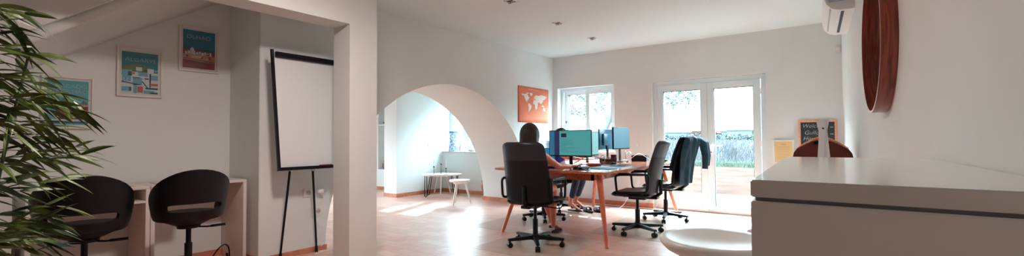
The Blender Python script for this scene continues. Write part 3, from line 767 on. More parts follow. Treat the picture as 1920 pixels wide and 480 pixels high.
# ------------------------------------------------------------------ office chairs
def office_chair(label, loc, rz, brz):
    t = thing('office_chair', label, 'office chair', loc, rz, None)
    base = MB().lathe([(0, .06), (.045, .06), (.05, .075), (.04, .115), (0, .115)], n=20)
    base = base.build('star_base', M_black, t)
    for k in range(5):
        a = RD(72 * k)
        c_, s_ = math.cos(a), math.sin(a)
        base_pts = [V((c_ * q[0] - s_ * q[1], s_ * q[0] + c_ * q[1], q[2])) for q in
             ((.03, -.026, .068), (.295, -.017, .066), (.295, .017, .066), (.03, .026, .068), (.03, -.022, .108), (.295, -.014, .090), (.295, .014, .090), (.03, .022, .108))]
        MB().hexa(base_pts).build('base_arm', M_black, base)
        cx, cy = c_ * .275, s_ * .275
        m = MB(); 
        for q in (-.014, .014):
            m.cyl((cx - s_ * (q - .009), cy + c_ * (q - .009), .026), (cx - s_ * (q + .009), cy + c_ * (q + .009), .026), .026, n=18)
        m.cyl((cx, cy, .03), (cx, cy, .072), .008); m.sph((cx, cy, .036), .022, 10); m.build('caster', M_black, base)
    base.rotation_euler = (0, 0, brz)
    MB().cyl((0, 0, .10), (0, 0, .27), .027, n=20).build('column_sleeve', M_black, t)
    MB().cyl((0, 0, .26), (0, 0, .41), .017, n=20).build('gas_lift', M_blackm, t)
    box('mechanism', M_black, t, -.06, .06, -.11, .09, .385, .435, bev=.012)
    MB().tube([(.05, 0, .40), (.15, .02, .395), (.24, .03, .385)], .006, 8).build('lever', M_black, t)
    # seat cushion
    tb = bmesh.new(); N_ = 20; g = []
    def sq(u, v, a, b, top):
        # superellipse mapping
        x, y = 2 * u - 1, 2 * v - 1
        X = x * math.sqrt(max(0, 1 - y * y / 2 * .35)); Y = y * math.sqrt(max(0, 1 - x * x / 2 * .35))
        e = max(abs(x), abs(y))
        zz = (1 - e ** 6) 
        z = top * (.034 * zz ** .6 if zz > 0 else 0)
        if top > 0: z += .008 * (x * x) - .02 * max(0, y - .6) ** 2 * 4
        return (X * a, Y * b, .455 + z)
    for top in (1, -1):
        g = [[tb.verts.new(sq(i / N_, j / N_, .245, .235, top)) for j in range(N_ + 1)] for i in range(N_ + 1)]
        for i in range(N_):
            for j in range(N_):
                q = (g[i][j], g[i + 1][j], g[i + 1][j + 1], g[i][j + 1]); tb.faces.new(q if top > 0 else q[::-1])
    bmesh.ops.remove_doubles(tb, verts=tb.verts, dist=.0012)
    m = MB(); m._add(tb, Matrix.Translation((0, .02, 0))); m.build('seat', M_leather, t, ang=70)
    # backrest: one curved padded panel, its upper part in another fabric
    nu, nv = 20, 34; z0, z1 = .445, 1.052; sets = []
    def bp(i, j, sd):
        u, v = i / nu * 2 - 1, j / nv; z = z0 + (z1 - z0) * v; ww = .478 + .012 * math.sin(v * PI) - .035 * v * v
        e_t = max(0, (z - (z1 - .055)) / .055); e_b = max(0, ((z0 + .05) - z) / .05); cc = max(e_t, e_b)
        hw = ww / 2 - .055 * (1 - math.sqrt(max(0, 1 - cc * cc)))
        puff = (max(0, 1 - abs(u) ** 7) ** .5) * (max(0, 1 - cc ** 4) ** .5)
        f = (z - .45) / .60
        y = -.215 - .02 * f - .115 * f * f + .0525 * u * u + (.026 if sd == 0 else -.022) * puff
        return (u * hw, y, z)
    split_j = 24
    for nm, j0, j1, mt_ in (('backrest', 0, split_j, M_leather), ('upper_backrest', split_j, nv, M_upback)):
        tb = bmesh.new()
        for sd in (0, 1):
            g = [[tb.verts.new(bp(i, j, sd)) for j in range(j0, j1 + 1)] for i in range(nu + 1)]
            for i in range(nu):
                for j in range(j1 - j0):
                    q = (g[i][j], g[i][j + 1], g[i + 1][j + 1], g[i + 1][j]); tb.faces.new(q if sd == 0 else q[::-1])
        bmesh.ops.remove_doubles(tb, verts=tb.verts, dist=.0006)
        bmesh.ops.recalc_face_normals(tb, faces=tb.faces)
        m = MB(); m._add(tb); m.build(nm, mt_, t, ang=75)
    for s in (-1, 1):
        x = s * .268
        pts = rounded_path([(x, .145, .47), (x, .165, .675), (x, -.215, .69), (x, -.20, .50)], .05)
        a = MB().tube(pts, .0125, 10, closed=True).build('armrest', M_black, t)
        MB().cyl((s * .20, .08, .435), (x, .08, .47), .012).build('arm_bracket', M_black, a); MB().cyl((s * .2, -.12, .44), (x, -.12, .50), .012).build('arm_bracket', M_black, a)
        m = MB(); m.box(x - .02, x + .02, -.16, .12, .683, .70, bev=.006); m.build('arm_pad', M_black, a)
    m = MB(); m.box(-.05, .05, -.235, -.10, .40, .43, bev=.008); m.tube([(0, -.20, .42), (0, -.265, .47), (0, -.262, .62)], .02, 8); m.build('back_bracket', M_black, t)
    return t
M_upback = mat('grey_upper_back_mesh', (36, 42, 48), .36, spec=.45)
ch = []
c1 = office_chair('black high-back office chair seen from behind, a woman sitting in it', (-2.50, 3.77, 0), RD(9), RD(11))
specs = [('black office chair at the right side of the table, nearest the camera', (-1.87, 4.94, 0), RD(93), RD(186 - 93)),
         ('black office chair by the glass door with a dark jacket over its back', (-1.86, 5.93, 0), RD(86), RD(210 - 86)),
         ('empty black office chair tucked under the left side of the table', (-3.20, 5.03, 0), RD(-92), RD(110)),
         ('black office chair holding the second person, at the far left of the table', (-3.40, 5.84, 0), RD(-88), RD(95))]
for lb, loc, rz, brz in specs:
    c = copy_tree(c1); c.location = loc; c.rotation_euler = (0, 0, rz); c['label'] = lb
    for q in [x for x in bpy.data.objects if x.parent == c and x.name.startswith('star_base')]: q.rotation_euler = (0, 0, brz)
for c in [x for x in bpy.data.objects if x.name.startswith('office_chair')]: c['group'] = 'office chairs around the table'

# jacket over the door-side chair
t = thing('jacket', 'dark teal jacket draped over the back of an office chair', 'jacket', (-1.86, 5.93, 0), RD(86))
mj = mat('dark_teal_knit', (24, 58, 74), .85, var=.3, vscale=9, bump=.3, bscale=90)
tb = bmesh.new(); nu, nv = 22, 26; g = []
random.seed(8)
for i in range(nu + 1):
    row = []
    for j in range(nv + 1):
        u, s = i / nu * 2 - 1, j / nv
        L = -0.42 + s * 1.05      # arc length over the chair top: negative in front, positive at the back
        zt = 1.075
        f = (min(zt, 1.05) - .45) / .6
        yf = lambda z: -.215 - .02 * ((z - .45) / .6) - .115 * ((z - .45) / .6) ** 2
        wr = .014 * math.sin(u * 9 + s * 4) + .01 * math.sin(u * 17 - s * 7)
        if L < -.04: z = zt + (L + .04) * 1.0; y = yf(z) + .050 + wr * .5 + .07 * u * u * .7
        elif L > .04: z = zt - (L - .04); y = yf(max(z, .5)) - .048 - wr * 1.2 + .07 * u * u * .7 - .03 * math.sin(min(1, (L) * 2) * PI * .5)
        else: a = (L + .04) / .08 * PI; z = zt + .028 * math.sin(a); y = yf(zt) + .05 * math.cos(a) + .07 * u * u * .7
        hem = .12 * (1 - abs(u)) * (s > .9)
        wid = .235 + .04 * max(0, L) + .01 * math.sin(s * 12)
        row.append(tb.verts.new((u * wid, y, z + (s - .6) * .02 * math.sin(u * 5))))
    g.append(row)
for i in range(nu):
    for j in range(nv):
        if j > 20 and i > 15: continue
        tb.faces.new((g[i][j], g[i + 1][j], g[i + 1][j + 1], g[i][j + 1]))
m = MB(); m._add(tb); jo = m.build('body', mj, t, ang=80)
s_ = jo.modifiers.new('s', 'SOLIDIFY'); s_.thickness = .018; s_.offset = 0
s_ = jo.modifiers.new('ss', 'SUBSURF'); s_.levels = 1; s_.render_levels = 1
for q, x in enumerate((.20, .27)):
    MB().tube([(x, -.33, 1.06), (x + .03, -.42, 1.0), (x + .035, -.445, .85), (x + .02, -.44, .68 + q * .04)], .04, 10, radii=[.055, .055, .045, .036]).build('sleeve', mj, t)

# ------------------------------------------------------------------ people
def skin_mesh(nodes, edges, sub=2):
    me = bpy.data.meshes.new('sk'); idx = {k: i for i, k in enumerate(nodes)}
    me.from_pydata([nodes[k][0] for k in nodes], [(idx[a], idx[b]) for a, b in edges], [])
    o = bpy.data.objects.new('sk', me); C.objects.link(o)
    mo = o.modifiers.new('skin', 'SKIN')
    mo.use_smooth_shade = True
    bpy.context.view_layer.objects.active = o
    if not me.skin_vertices:
        bm = bmesh.new(); bm.from_mesh(me); bm.verts.layers.skin.verify(); bm.to_mesh(me); bm.free()
    for i, k in enumerate(nodes):
        r = nodes[k][1]; r = r if isinstance(r, tuple) else (r, r)
        me.skin_vertices[0].data[i].radius = r
        me.skin_vertices[0].data[i].use_root = (i == 0)
    su = o.modifiers.new('su', 'SUBSURF'); su.levels = sub; su.render_levels = sub
    bpy.context.view_layer.update()
    r = bpy.data.meshes.new_from_object(o.evaluated_get(bpy.context.evaluated_depsgraph_get()))
    bpy.data.objects.remove(o)
    return r
def remeshed(parts, vox, smooth_it=4):
    bm = bmesh.new()
    for p in parts: bm.from_mesh(p)
    me = bpy.data.meshes.new('r'); bm.to_mesh(me); bm.free()
    o = bpy.data.objects.new('r', me); C.objects.link(o)
    m = o.modifiers.new('r', 'REMESH'); m.mode = 'VOXEL'; m.voxel_size = vox; m.use_smooth_shade = True
    m = o.modifiers.new('s', 'SMOOTH'); m.factor = .5; m.iterations = smooth_it
    bpy.context.view_layer.update()
    r = bpy.data.meshes.new_from_object(o.evaluated_get(bpy.context.evaluated_depsgraph_get()))
    bpy.data.objects.remove(o)
    for p in r.polygons: p.use_smooth = True
    return r
def mesh_of(mb):
    me = bpy.data.meshes.new('m'); mb.b.to_mesh(me); mb.b.free(); return me

def person(label, loc, rz, legs, arms, cols, hairlen, headyaw=0.0, hands=True):
    """sitting figure, local +Y is forward, seat top near z=.49"""
    t = thing('person', label, 'person', loc, rz)
    n = {'pel': ((0, 0, .575), (.145, .11)), 'sp': ((0, .005, .70), (.115, .085)), 'ch': ((0, .02, .84), (.135, .095)), 'sh': ((0, .03, .945), (.115, .07)),
         'nk': ((0, .04, 1.0), .046), 'hd': ((0, .055, 1.06), .048)}
    e = [('pel', 'sp'), ('sp', 'ch'), ('ch', 'sh'), ('sh', 'nk'), ('nk', 'hd')]
    for s, q in ((-1, 'L'), (1, 'R')):
        kn, an, toe = legs[q]; el, wr = arms[q]
        n['hip' + q] = ((s * .085, .05, .555), (.085, .078)); n['th' + q] = (tuple((V((s * .085, .05, .555)) + V(kn)) / 2), (.072, .068))
        n['kn' + q] = (kn, .053); n['cf' + q] = (tuple(V(kn).lerp(V(an), .35) + V((0, -.015, 0))), .050); n['an' + q] = (an, .032)
        n['he' + q] = ((an[0], an[1] - .012, an[2] - .055), .026)
        n['ba' + q] = (tuple(V(an).lerp(V(toe), .7) + V((0, 0, -.015))), (.036, .022)); n['to' + q] = (toe, (.030, .014))
        n['shd' + q] = ((s * .155, .025, .935), .047); n['ua' + q] = (tuple(V((s * .165, .025, .93)).lerp(V(el), .5)), .040)
        n['el' + q] = (el, .034); n['fa' + q] = (tuple(V(el).lerp(V(wr), .4)), .032); n['wr' + q] = (wr, (.024, .019))
        e += [('pel', 'hip' + q), ('hip' + q, 'th' + q), ('th' + q, 'kn' + q), ('kn' + q, 'cf' + q), ('cf' + q, 'an' + q), ('an' + q, 'he' + q), ('an' + q, 'ba' + q), ('ba' + q, 'to' + q),
              ('sh', 'shd' + q), ('shd' + q, 'ua' + q), ('ua' + q, 'el' + q), ('el' + q, 'fa' + q), ('fa' + q, 'wr' + q)]
    def chain(*ks): return skin_mesh({k: n[k] for k in ks}, list(zip(ks, ks[1:])))
    n['shc'] = ((0, .028, .930), (.06, .05))
    parts = [chain('pel', 'sp', 'ch', 'sh', 'nk', 'hd')]
    for q in 'LR':
        n['hpc' + q] = (tuple(V(n['hip' + q][0]) * .5 + V((0, .0, .285))), (.10, .09))
        parts += [chain('hpc' + q, 'hip' + q, 'th' + q, 'kn' + q, 'cf' + q, 'an' + q, 'he' + q), chain('an' + q, 'ba' + q, 'to' + q), chain('shc', 'shd' + q, 'ua' + q, 'el' + q, 'fa' + q, 'wr' + q)]
    # head
    hc = V((0, .068, 1.115)); m = MB(); tb = bmesh.new(); bmesh.ops.create_uvsphere(tb, u_segments=40, v_segments=28, radius=1)
    for v in tb.verts:
        x, y, z = v.co
        jaw = 1 - .28 * max(0, -z) ** 1.4
        yy = y * .094 * (1 - .12 * max(0, -z)) + (.012 if z < -.2 and y > 0 else 0) * min(1, -z)
        # brow, nose, sockets, lips, chin
        fx = abs(x); add = 0
        if y > 0:
            add += .018 * math.exp(-((x / .16) ** 2 + ((z + .18) / .16) ** 2)) + .008 * math.exp(-((x / .11) ** 2 + ((z - .05) / .25) ** 2))
            add -= .009 * math.exp(-(((fx - .38) / .18) ** 2 + ((z - .04) / .12) ** 2))
            add += .005 * math.exp(-((x / .28) ** 2 + ((z + .52) / .07) ** 2)) + .007 * math.exp(-((x / .25) ** 2 + ((z + .85) / .14) ** 2))
        v.co = V((x * .073 * jaw, yy + add, z * .112))
    M = Matrix.Translation(hc) @ Matrix.Rotation(RD(-6), 4, 'X') @ Matrix.Rotation(headyaw, 4, 'Z')
    m._add(tb, M)
    for s in (-1, 1):
        m.sph((s * .073, -.004, -.005), .02, 10, (.35, .8, 1.35), M)
    parts.append(mesh_of(m))
    # hands: palm and five fingers on each
    for s, q in ((-1, 'L'), (1, 'R')):
        el, wr = V(arms[q][0]), V(arms[q][1]); d = (wr - el).normalized(); d.z *= .3; d.normalize()
        sd = d.cross(V((0, 0, 1))).normalized() * s      # towards the little finger
        upv = V((0, 0, 1))
        pc = wr + d * .045 + V((0, 0, .004))
        hn = {'w': (tuple(wr), (.022, .017)), 'p': (tuple(pc), (.034, .014)), 'q': (tuple(pc + d * .032), (.036, .012))}
        parts.append(skin_mesh(hn, [('w', 'p'), ('p', 'q')]))
        m = MB()
        tbp = bmesh.new(); bmesh.ops.create_uvsphere(tbp, u_segments=16, v_segments=10, radius=1)
        Mp = Matrix((sd * .040, d * .050, upv * .0135)).transposed().to_4x4(); Mp.translation = pc
        m._add(tbp, Mp); parts.append(mesh_of(m))
        for k, (off, ln) in enumerate(((-.028, .066), (-.010, .075), (.010, .070), (.027, .054))):
            b0 = pc + sd * off + d * .030
            p1_ = b0 + d * ln * .42 + V((0, 0, .008)) + sd * off * .15; p2_ = p1_ + d * ln * .34 + V((0, 0, -.008)); p3_ = p2_ + d * ln * .26 + V((0, 0, -.012))
            parts.append(skin_mesh({0: (tuple(b0), .0088), 1: (tuple(p1_), .0085), 2: (tuple(p2_), .0078), 3: (tuple(p3_), .0068)}, [(0, 1), (1, 2), (2, 3)], 1))
        b0 = pc - sd * .022 - d * .022; p1_ = b0 - sd * .026 + d * .022; p2_ = p1_ - sd * .006 + d * .028 + V((0, 0, -.004))
        parts.append(skin_mesh({0: (tuple(b0), .012), 1: (tuple(p1_), .0098), 2: (tuple(p2_), .0082)}, [(0, 1), (1, 2)], 1))
    me = remeshed(parts, .0055, 3); me.materials.append(M_skin)
    body = bpy.data.objects.new('body', me); C.objects.link(body); body.parent = t
    # eyes and mouth
    for s in (-1, 1):
        MB().sph((s * .029, .082, .006), .0085, 12, (1.2, .6, .6), M).build('eye', mat('eye_white', (230, 228, 224), .2), t)
        MB().sph((s * .029, .0885, .006), .0045, 10, (1, .5, 1), M).build('iris', mat('brown_iris', (50, 32, 24), .2), t)
    MB().sph((0, .0955, -.058), .02, 12, (1.0, .3, .28), M).build('mouth', mat('lips', (176, 84, 78), .4), t)
    # top: fitted garment over torso
    k = 1.10
    gn = {a: (n[a][0], tuple(x * k + .004 for x in (n[a][1] if isinstance(n[a][1], tuple) else (n[a][1],) * 2))) for a in ('pel', 'sp', 'ch', 'sh')}
    ge = [('pel', 'sp'), ('sp', 'ch'), ('ch', 'sh')]
    for s, q in ((-1, 'L'), (1, 'R')):
        gn['st' + q] = ((s * .125, .028, .940), (.052, .046)); ge.append(('sh', 'st' + q))
        if cols.get('sleeves'):
            el = V(arms[q][0]); gn['sl' + q] = (tuple(V((s * .165, .025, .93)).lerp(el, .55)), .047); ge.append(('st' + q, 'sl' + q))
    def gchain(*ks): return skin_mesh({k: gn[k] for k in ks}, list(zip(ks, ks[1:])))
    gp = [gchain('pel', 'sp', 'ch', 'sh')]
    for q in 'LR': gp.append(gchain(*(['sh', 'st' + q] + (['sl' + q] if cols.get('sleeves') else []))))
    g1 = remeshed(gp, .007, 3); g1.materials.append(cols['top']); o = bpy.data.objects.new('top', g1); C.objects.link(o); o.parent = t
    # shorts or trousers
    gn = {'pel': (n['pel'][0], (.160, .126))}; ge = []
    for s, q in ((-1, 'L'), (1, 'R')):
        hp = V((s * .085, .05, .555)); kn, an, toe = legs[q]; end = hp.lerp(V(kn), .62)
        gn['a' + q] = (tuple(hp), (.094, .087)); gn['b' + q] = (tuple(end), .080); ge += [('pel', 'a' + q), ('a' + q, 'b' + q)]
        if cols.get('long'):
            gn['c' + q] = (kn, .064); gn['d' + q] = (tuple(V(kn).lerp(V(an), .85)), .048); ge += [('b' + q, 'c' + q), ('c' + q, 'd' + q)]
    gp = []
    for q in 'LR': gp.append(skin_mesh({k: gn[k] for k in ['pel', 'a' + q, 'b' + q] + (['c' + q, 'd' + q] if cols.get('long') else [])}, list(zip(['pel', 'a' + q, 'b' + q, 'c' + q], ['a' + q, 'b' + q, 'c' + q, 'd' + q]))[:(4 if cols.get('long') else 2)]))
    g2 = remeshed(gp, .007, 3); g2.materials.append(cols['bottom']); o = bpy.data.objects.new('trousers' if cols.get('long') else 'shorts', g2); C.objects.link(o); o.parent = t
    # hair
    tb = bmesh.new(); nt_, nv_ = 48, 30; g = []
    for i in range(nt_ + 1):
        th = -RD(128) + RD(256) * i / nt_      # 0 = back of head
        row = []
        for j in range(nv_ + 1):
            v = j / nv_
            if v < .45:
                pol = v / .45 * RD(100)
                rx, ry, rz_ = .088, .108, .124
                x = rx * math.sin(pol) * math.sin(th); y = -ry * math.sin(pol) * math.cos(th) - .006; z = rz_ * math.cos(pol) + .006
                # hairline in front
                lim = abs(th) / RD(128)
                if lim > .62:
                    z = max(z, .0 + .0); 
            else:
                w = (v - .45) / .55
                x = .087 * math.sin(th) * (1 + .10 * w); y = (-.106 * math.cos(th)) * (1 - .25 * w) - .006 - .02 * w; z = -.016 - hairlen * w * (1 - .25 * abs(math.sin(th)))
            wv = .0035 * math.sin(th * 26) + .002 * math.sin(th * 61 + v * 9)
            k2 = 1 + wv / .09
            row.append(tb.verts.new((x * k2, y * k2, z)))
        g.append(row)
    for i in range(nt_):
        for j in range(nv_): tb.faces.new((g[i][j], g[i + 1][j], g[i + 1][j + 1], g[i][j + 1]))
    bmesh.ops.remove_doubles(tb, verts=tb.verts, dist=.0005)
    m = MB(); m._add(tb, M); ho = m.build('hair', M_hair, t, ang=80)
    sd_ = ho.modifiers.new('s', 'SOLIDIFY'); sd_.thickness = .012; sd_.offset = 0
    # footwear
    for s, q in ((-1, 'L'), (1, 'R')):
        kn, an, toe = legs[q]; a, b = V((an[0], an[1] - .03, 0)), V((toe[0], toe[1] + .02, 0)); dv = (b - a); L = dv.length; dv.normalize()
        Mf = frame_M((a + b) / 2, V((dv.y, -dv.x, 0)), dv); z0 = toe[2] - .030
        poly = [(.036 * math.cos(u_) * (1 + .12 * math.sin(u_)), (L / 2 + .01) * math.sin(u_)) for u_ in [2 * PI * k / 24 for k in range(24)]]
        so_ = MB().prism(poly, .018, Matrix.Translation((0, 0, z0)) @ Mf).build('shoe_sole', cols['shoe'], t)
        m = MB(); c0 = a.lerp(b, .70)
        m.tube([c0 + V((dv.y, -dv.x, 0)) * (.042 * math.cos(u_)) + V((0, 0, z0 + .014 + .036 * math.sin(u_))) for u_ in [PI * k / 10 for k in range(11)]], .007, 8)
        m.build('shoe_strap', cols['shoe'], t)
    return t
M_salmon = mat('coral_jersey', (196, 92, 80), .85, bump=.1, bscale=120)
M_denim = mat('dark_denim_blue', (52, 62, 84), .9)
M_blue = mat('blue_jersey', (34, 58, 150), .85)
M_redb = mat('red_cotton', (150, 46, 52), .85)
M_sandal = mat('dark_sandal', (46, 34, 36), .6)
person('woman with long dark hair and bare arms seated with her back turned, hand on mouse', (-2.585, 3.74, 0), RD(1),
       {'L': ((-.135, .50, .56), (-.195, .82, .125), (-.215, .96, .05)), 'R': ((.045, .47, .545), (-.055, .635, .115), (-.045, .775, .038))},
       {'L': ((-.24, .30, .80), (-.13, .50, .775)), 'R': ((.195, .33, .785), (.235, .535, .778))}, dict(top=M_salmon, bottom=M_denim, shoe=M_sandal), .20)
person('person with short dark hair in a blue top seated behind the front monitor', (-3.47, 5.86, 0), RD(-88),
       {'L': ((-.11, .40, .555), (-.12, .24, .135), (-.12, .40, .055)), 'R': ((.11, .40, .555), (.12, .27, .135), (.12, .43, .055))},
       {'L': ((-.23, .26, .81), (-.11, .46, .785)), 'R': ((.23, .26, .81), (.13, .46, .785))}, dict(top=M_blue, bottom=M_denim, shoe=M_sandal, long=True, sleeves=True), .05)

# ------------------------------------------------------------------ monitors and desk things
def screen_mat(name, col, s):
    return mat(name, (10, 14, 16), .25, emis=col, estr=s)
M_scr = screen_mat('lit_screen_teal', (76, 156, 156), .55)
M_scr2 = screen_mat('lit_screen_blue', (40, 128, 164), .5)
def monitor(name, label, loc, rz, w=.56, h=.325, zc=1.03, scr=None, ui=False, col=M_black):
    t = thing(name, label, 'monitor', (loc[0], loc[1], TZ), rz, 'monitors on the table')
    z = zc - TZ    # local, screen faces -Y
    box('casing', col, t, -w / 2, w / 2, -.012, .012, z - h / 2, z + h / 2, bev=.004)
    box('rear_housing', col, t, -w * .3, w * .3, .012, .035, z - h * .3, z + h * .28, bev=.008)
    s = box('screen', scr or M_scr, t, -w / 2 + .009, w / 2 - .009, -.0135, -.012, z - h / 2 + .016, z + h / 2 - .009)
    m = MB(); m.box(-.022, .022, .012, .03, .02, z, bev=.005); m.build('stand_neck', M_blackg, t)
    box('stand_foot', M_blackg, t, -.10, .10, -.06, .10, .0, .012, bev=.004)
    if ui:
        x0, x1, z0, z1 = -w / 2 + .009, w / 2 - .009, z - h / 2 + .016, z + h / 2 - .009
        W_, H_ = x1 - x0, z1 - z0
        def ur(nm, a, b, c, d, mt, lv=1): box(nm, mt, s, x0 + W_ * a, x0 + W_ * b, -.0135 - .0004 * lv - .0002, -.0135 - .0004 * (lv - 1), z0 + H_ * c, z0 + H_ * d)
        ur('window_sidebar', 0, .12, 0, 1, screen_mat('ui_blue', (48, 116, 148), .5)); ur('window_menu', .12, .245, 0, 1, screen_mat('ui_purple', (44, 40, 84), .5))
        dk = screen_mat('ui_dark', (16, 44, 52), .4); ur('thumbnail', .29, .42, .74, .90, dk, 1)
        ln = screen_mat('ui_line', (46, 100, 104), .5)
        m = MB(); random.seed(3)
        for k in range(11):
            zz = .66 - k * .052
            m.box(x0 + W_ * .29, x0 + W_ * (.29 + random.uniform(.1, .4)), -.0142, -.0138, z0 + H_ * zz, z0 + H_ * (zz + .010))
            if k % 3 == 0: m.box(x0 + W_ * .26, x0 + W_ * .28, -.0142, -.0138, z0 + H_ * zz, z0 + H_ * (zz + .014))
        for k in range(12): m.box(x0 + W_ * .14, x0 + W_ * random.uniform(.17, .22), -.0148, -.0143, z0 + H_ * (.9 - k * .07), z0 + H_ * (.908 - k * .07))
        m.box(x0 + W_ * .3, x0 + W_ * .95, -.0142, -.0138, z0 + H_ * .95, z0 + H_ * .955)
        m.build('text_lines', ln, s)
    return t
monitor('monitor', 'wide black monitor showing a teal message window in front of the seated woman', (-2.66, 4.80), RD(3), .575, .325, 1.025, M_scr, True)
monitor('monitor', 'monitor with a pale teal screen, just behind the front monitor', (-2.63, 5.24), RD(88), .50, .32, 1.015, screen_mat('lit_screen_pale', (120, 186, 192), .62))
monitor('monitor', 'blue-screened monitor on the right side of the table turned towards the glass door', (-2.505, 6.01), RD(86), .50, .31, 1.085, M_scr2, col=M_black)
monitor('monitor', 'monitor seen from behind, sky reflection painted on its back, left of the blue-screened one', (-2.79, 6.13), RD(-92), .47, .30, 1.07, M_scr, col=M_sky_sheen)

def kbd(label, loc, rz, w=.36):
    t = thing('keyboard', label, 'keyboard', loc, rz); box('tray', M_black, t, -w / 2, w / 2, -.06, .06, 0, .012, bev=.003)
    m = MB()
    for i in range(16):
        for j in range(5): m.box(-w / 2 + .012 + i * (w - .024) / 16, -w / 2 + .012 + (i + .82) * (w - .024) / 16, -.052 + j * .021, -.052 + j * .021 + .017, .012, .016)
    m.build('keys', M_black, t, smooth=False); return t
kbd('black keyboard on the table in front of the main monitor', (-2.72, 4.42, TZ), RD(2))
kbd('black keyboard on the right side of the table', (-2.15, 5.15, TZ), RD(84))
def mouse(label, loc, rz, m_):
    t = thing('computer_mouse', label, 'computer mouse', loc, rz); MB().sph((0, 0, .008), .03, 16, (.95, 1.7, .85)).build('shell', m_, t)
    MB().cyl((-.004, .025, .034), (.004, .025, .034), .006, n=10).build('wheel', M_blackg, t)
    return t
t = thing('mouse_pad', 'teal mouse pad on the right part of the table', 'mouse pad', (-2.16, 4.70, TZ), RD(8))
box('pad', mat('teal_pad', (36, 104, 118), .6, var=.15, vscale=20), t, -.14, .14, -.25, .25, 0, .004, bev=.001)
for i, (x, y, r, lb) in enumerate([(-2.23, 4.30, 5, 'black smartphone near the front edge of the table'), (-2.30, 4.43, 80, 'black wallet lying behind the smartphone')]):
    t = thing('smartphone' if i == 0 else 'wallet', lb, 'phone' if i == 0 else 'wallet', (x, y, TZ), RD(r)); box('body', M_blackg if i == 0 else M_leather, t, -.075, .075, -.038, .038, 0, .010 + .012 * i, bev=.004)
    if i == 0: box('display', mat('off_display', (20, 40, 48), .08), t, -.070, .070, -.034, .034, .010, .0106)
    else: MB().tube([(-.07, -.035, .011), (.07, -.035, .011)], .011, 8).build('spine', M_leather, t)
mouse('dark mouse under the hand of the seated woman', (-2.335, 4.345, TZ), RD(-8), M_black)
# laptop at left
t = thing('laptop', 'open laptop with a teal screen at the left of the table', 'laptop', (-3.05, 4.70, TZ), RD(6))
box('base', mat('grey_aluminium', (120, 124, 128), .35, metal=.7), t, -.16, .16, -.11, .11, 0, .014, bev=.004)
lid = MB(); lid.box(-.16, .16, -.004, .004, 0, .215, Matrix.Translation((0, .112, .012)) @ Matrix.Rotation(RD(-16), 4, 'X'), .002); lo = lid.build('lid', MATS['grey_aluminium'], t)
lid = MB(); lid.box(-.15, .15, -.0052, -.004, .012, .205, Matrix.Translation((0, .112, .012)) @ Matrix.Rotation(RD(-16), 4, 'X')); lid.build('screen', M_scr2, t)
m = MB()
for i in range(12):
    for j in range(5): m.box(-.14 + i * .0235, -.121 + i * .0235, -.03 + j * .024, -.011 + j * .024, .014, .016)
m.build('keys', M_black, t, smooth=False)
# woven basket with odds and ends
t = thing('storage_basket', 'reddish low basket of odds and ends on the table below the blue monitors', 'basket', (-2.53, 5.62, TZ), RD(20))
mbk = mat('red_brown_weave', (130, 64, 58), .8, var=.3, vscale=60)
m = MB(); m.box(-.11, .11, -.075, .075, 0, .006); 
for q in ((-.11, .11, -.075, -.069), (-.11, .11, .069, .075), (-.11, -.104, -.069, .069), (.104, .11, -.069, .069)): m.box(*q, .006, .062)
m.build('basket_body', mbk, t); MB().tube(rounded_path([(-.11, -.075, .064), (.11, -.075, .064), (.11, .075, .064), (-.11, .075, .064)], .02), .006, 8, closed=True).build('rim', mat('pale_rim', (196, 176, 168), .7), t)
for i, (x, y, r, c, lb) in enumerate([(-.06, .02, .025, (222, 222, 218), 'small white ball of tape in the basket'), (.0, -.02, .022, (180, 60, 60), 'small red tin in the basket'), (.055, .02, .024, (80, 90, 96), 'small grey tin in the basket')]):
    M_ = Matrix.Translation((-2.53, 5.62, TZ)) @ Matrix.Rotation(RD(20), 4, 'Z'); p_ = M_ @ V((x, y, .006))
    t2 = thing('tin', lb, 'tin', tuple(p_)); MB().lathe([(0, 0), (r, 0), (r, .072), (r * .92, .076), (0, .076)], n=20).build('can', mat('tin%d' % i, c, .4), t2); MB().lathe([(r * .95, .0765), (r, .078), (r * .9, .08), (0, .08)], n=20).build('lid', M_chrome, t2)
# dark tumbler
t = thing('tumbler', 'dark tumbler cup standing beside the basket', 'cup', (-2.36, 5.42, TZ))
MB().lathe([(0, 0), (.033, 0), (.041, .12), (.043, .125), (.040, .125), (.031, .006), (0, .006)], n=24).build('cup_body', mat('smoky_glass', (44, 48, 54), .15), t)
MB().lathe([(.038, .02), (.0425, .09), (.0432, .09), (.0385, .02)], n=24).build('sleeve', mat('cup_band', (90, 50, 52), .6), t)
# notebooks, box, cloth
def item(name, label, cat, loc, rz, sx, sy, sz, c, rough=.5, extra=None):
    t = thing(name, label, cat, loc, RD(rz)); box('body' if extra is None else 'cover', mat(name + '_mat%d' % (len(MATS)), c, rough), t, -sx / 2, sx / 2, -sy / 2, sy / 2, 0, sz, bev=min(.004, sz * .3))
    if extra: box(extra[0], mat(extra[0] + '_m', extra[1], .6), t, -sx / 2 - .001, sx / 2 - .006, -sy / 2 + .004, sy / 2 - .004, sz * .2, sz * .8)
    return t
item('notebook', 'white paper notebook beside the mouse of the seated woman', 'notebook', (-2.42, 4.60, TZ), 10, .15, .21, .012, (226, 222, 220), .6, ('pages', (240, 238, 230)))
item('book', 'small dark book lying in front of the main monitor', 'book', (-3.03, 4.40, TZ), -8, .15, .21, .02, (60, 46, 56), .5, ('pages', (230, 226, 214)))
item('notebook', 'red notebook under the right corner of the main monitor', 'notebook', (-2.45, 5.02, TZ), 30, .16, .21, .03, (176, 60, 66), .5, ('pages', (238, 232, 226)))
t = thing('desk_organiser', 'black desk organiser box at the far end of the table', 'box', (-2.36, 6.36, TZ), RD(4))
m = MB(); m.box(-.11, .11, -.06, .06, 0, .006); 
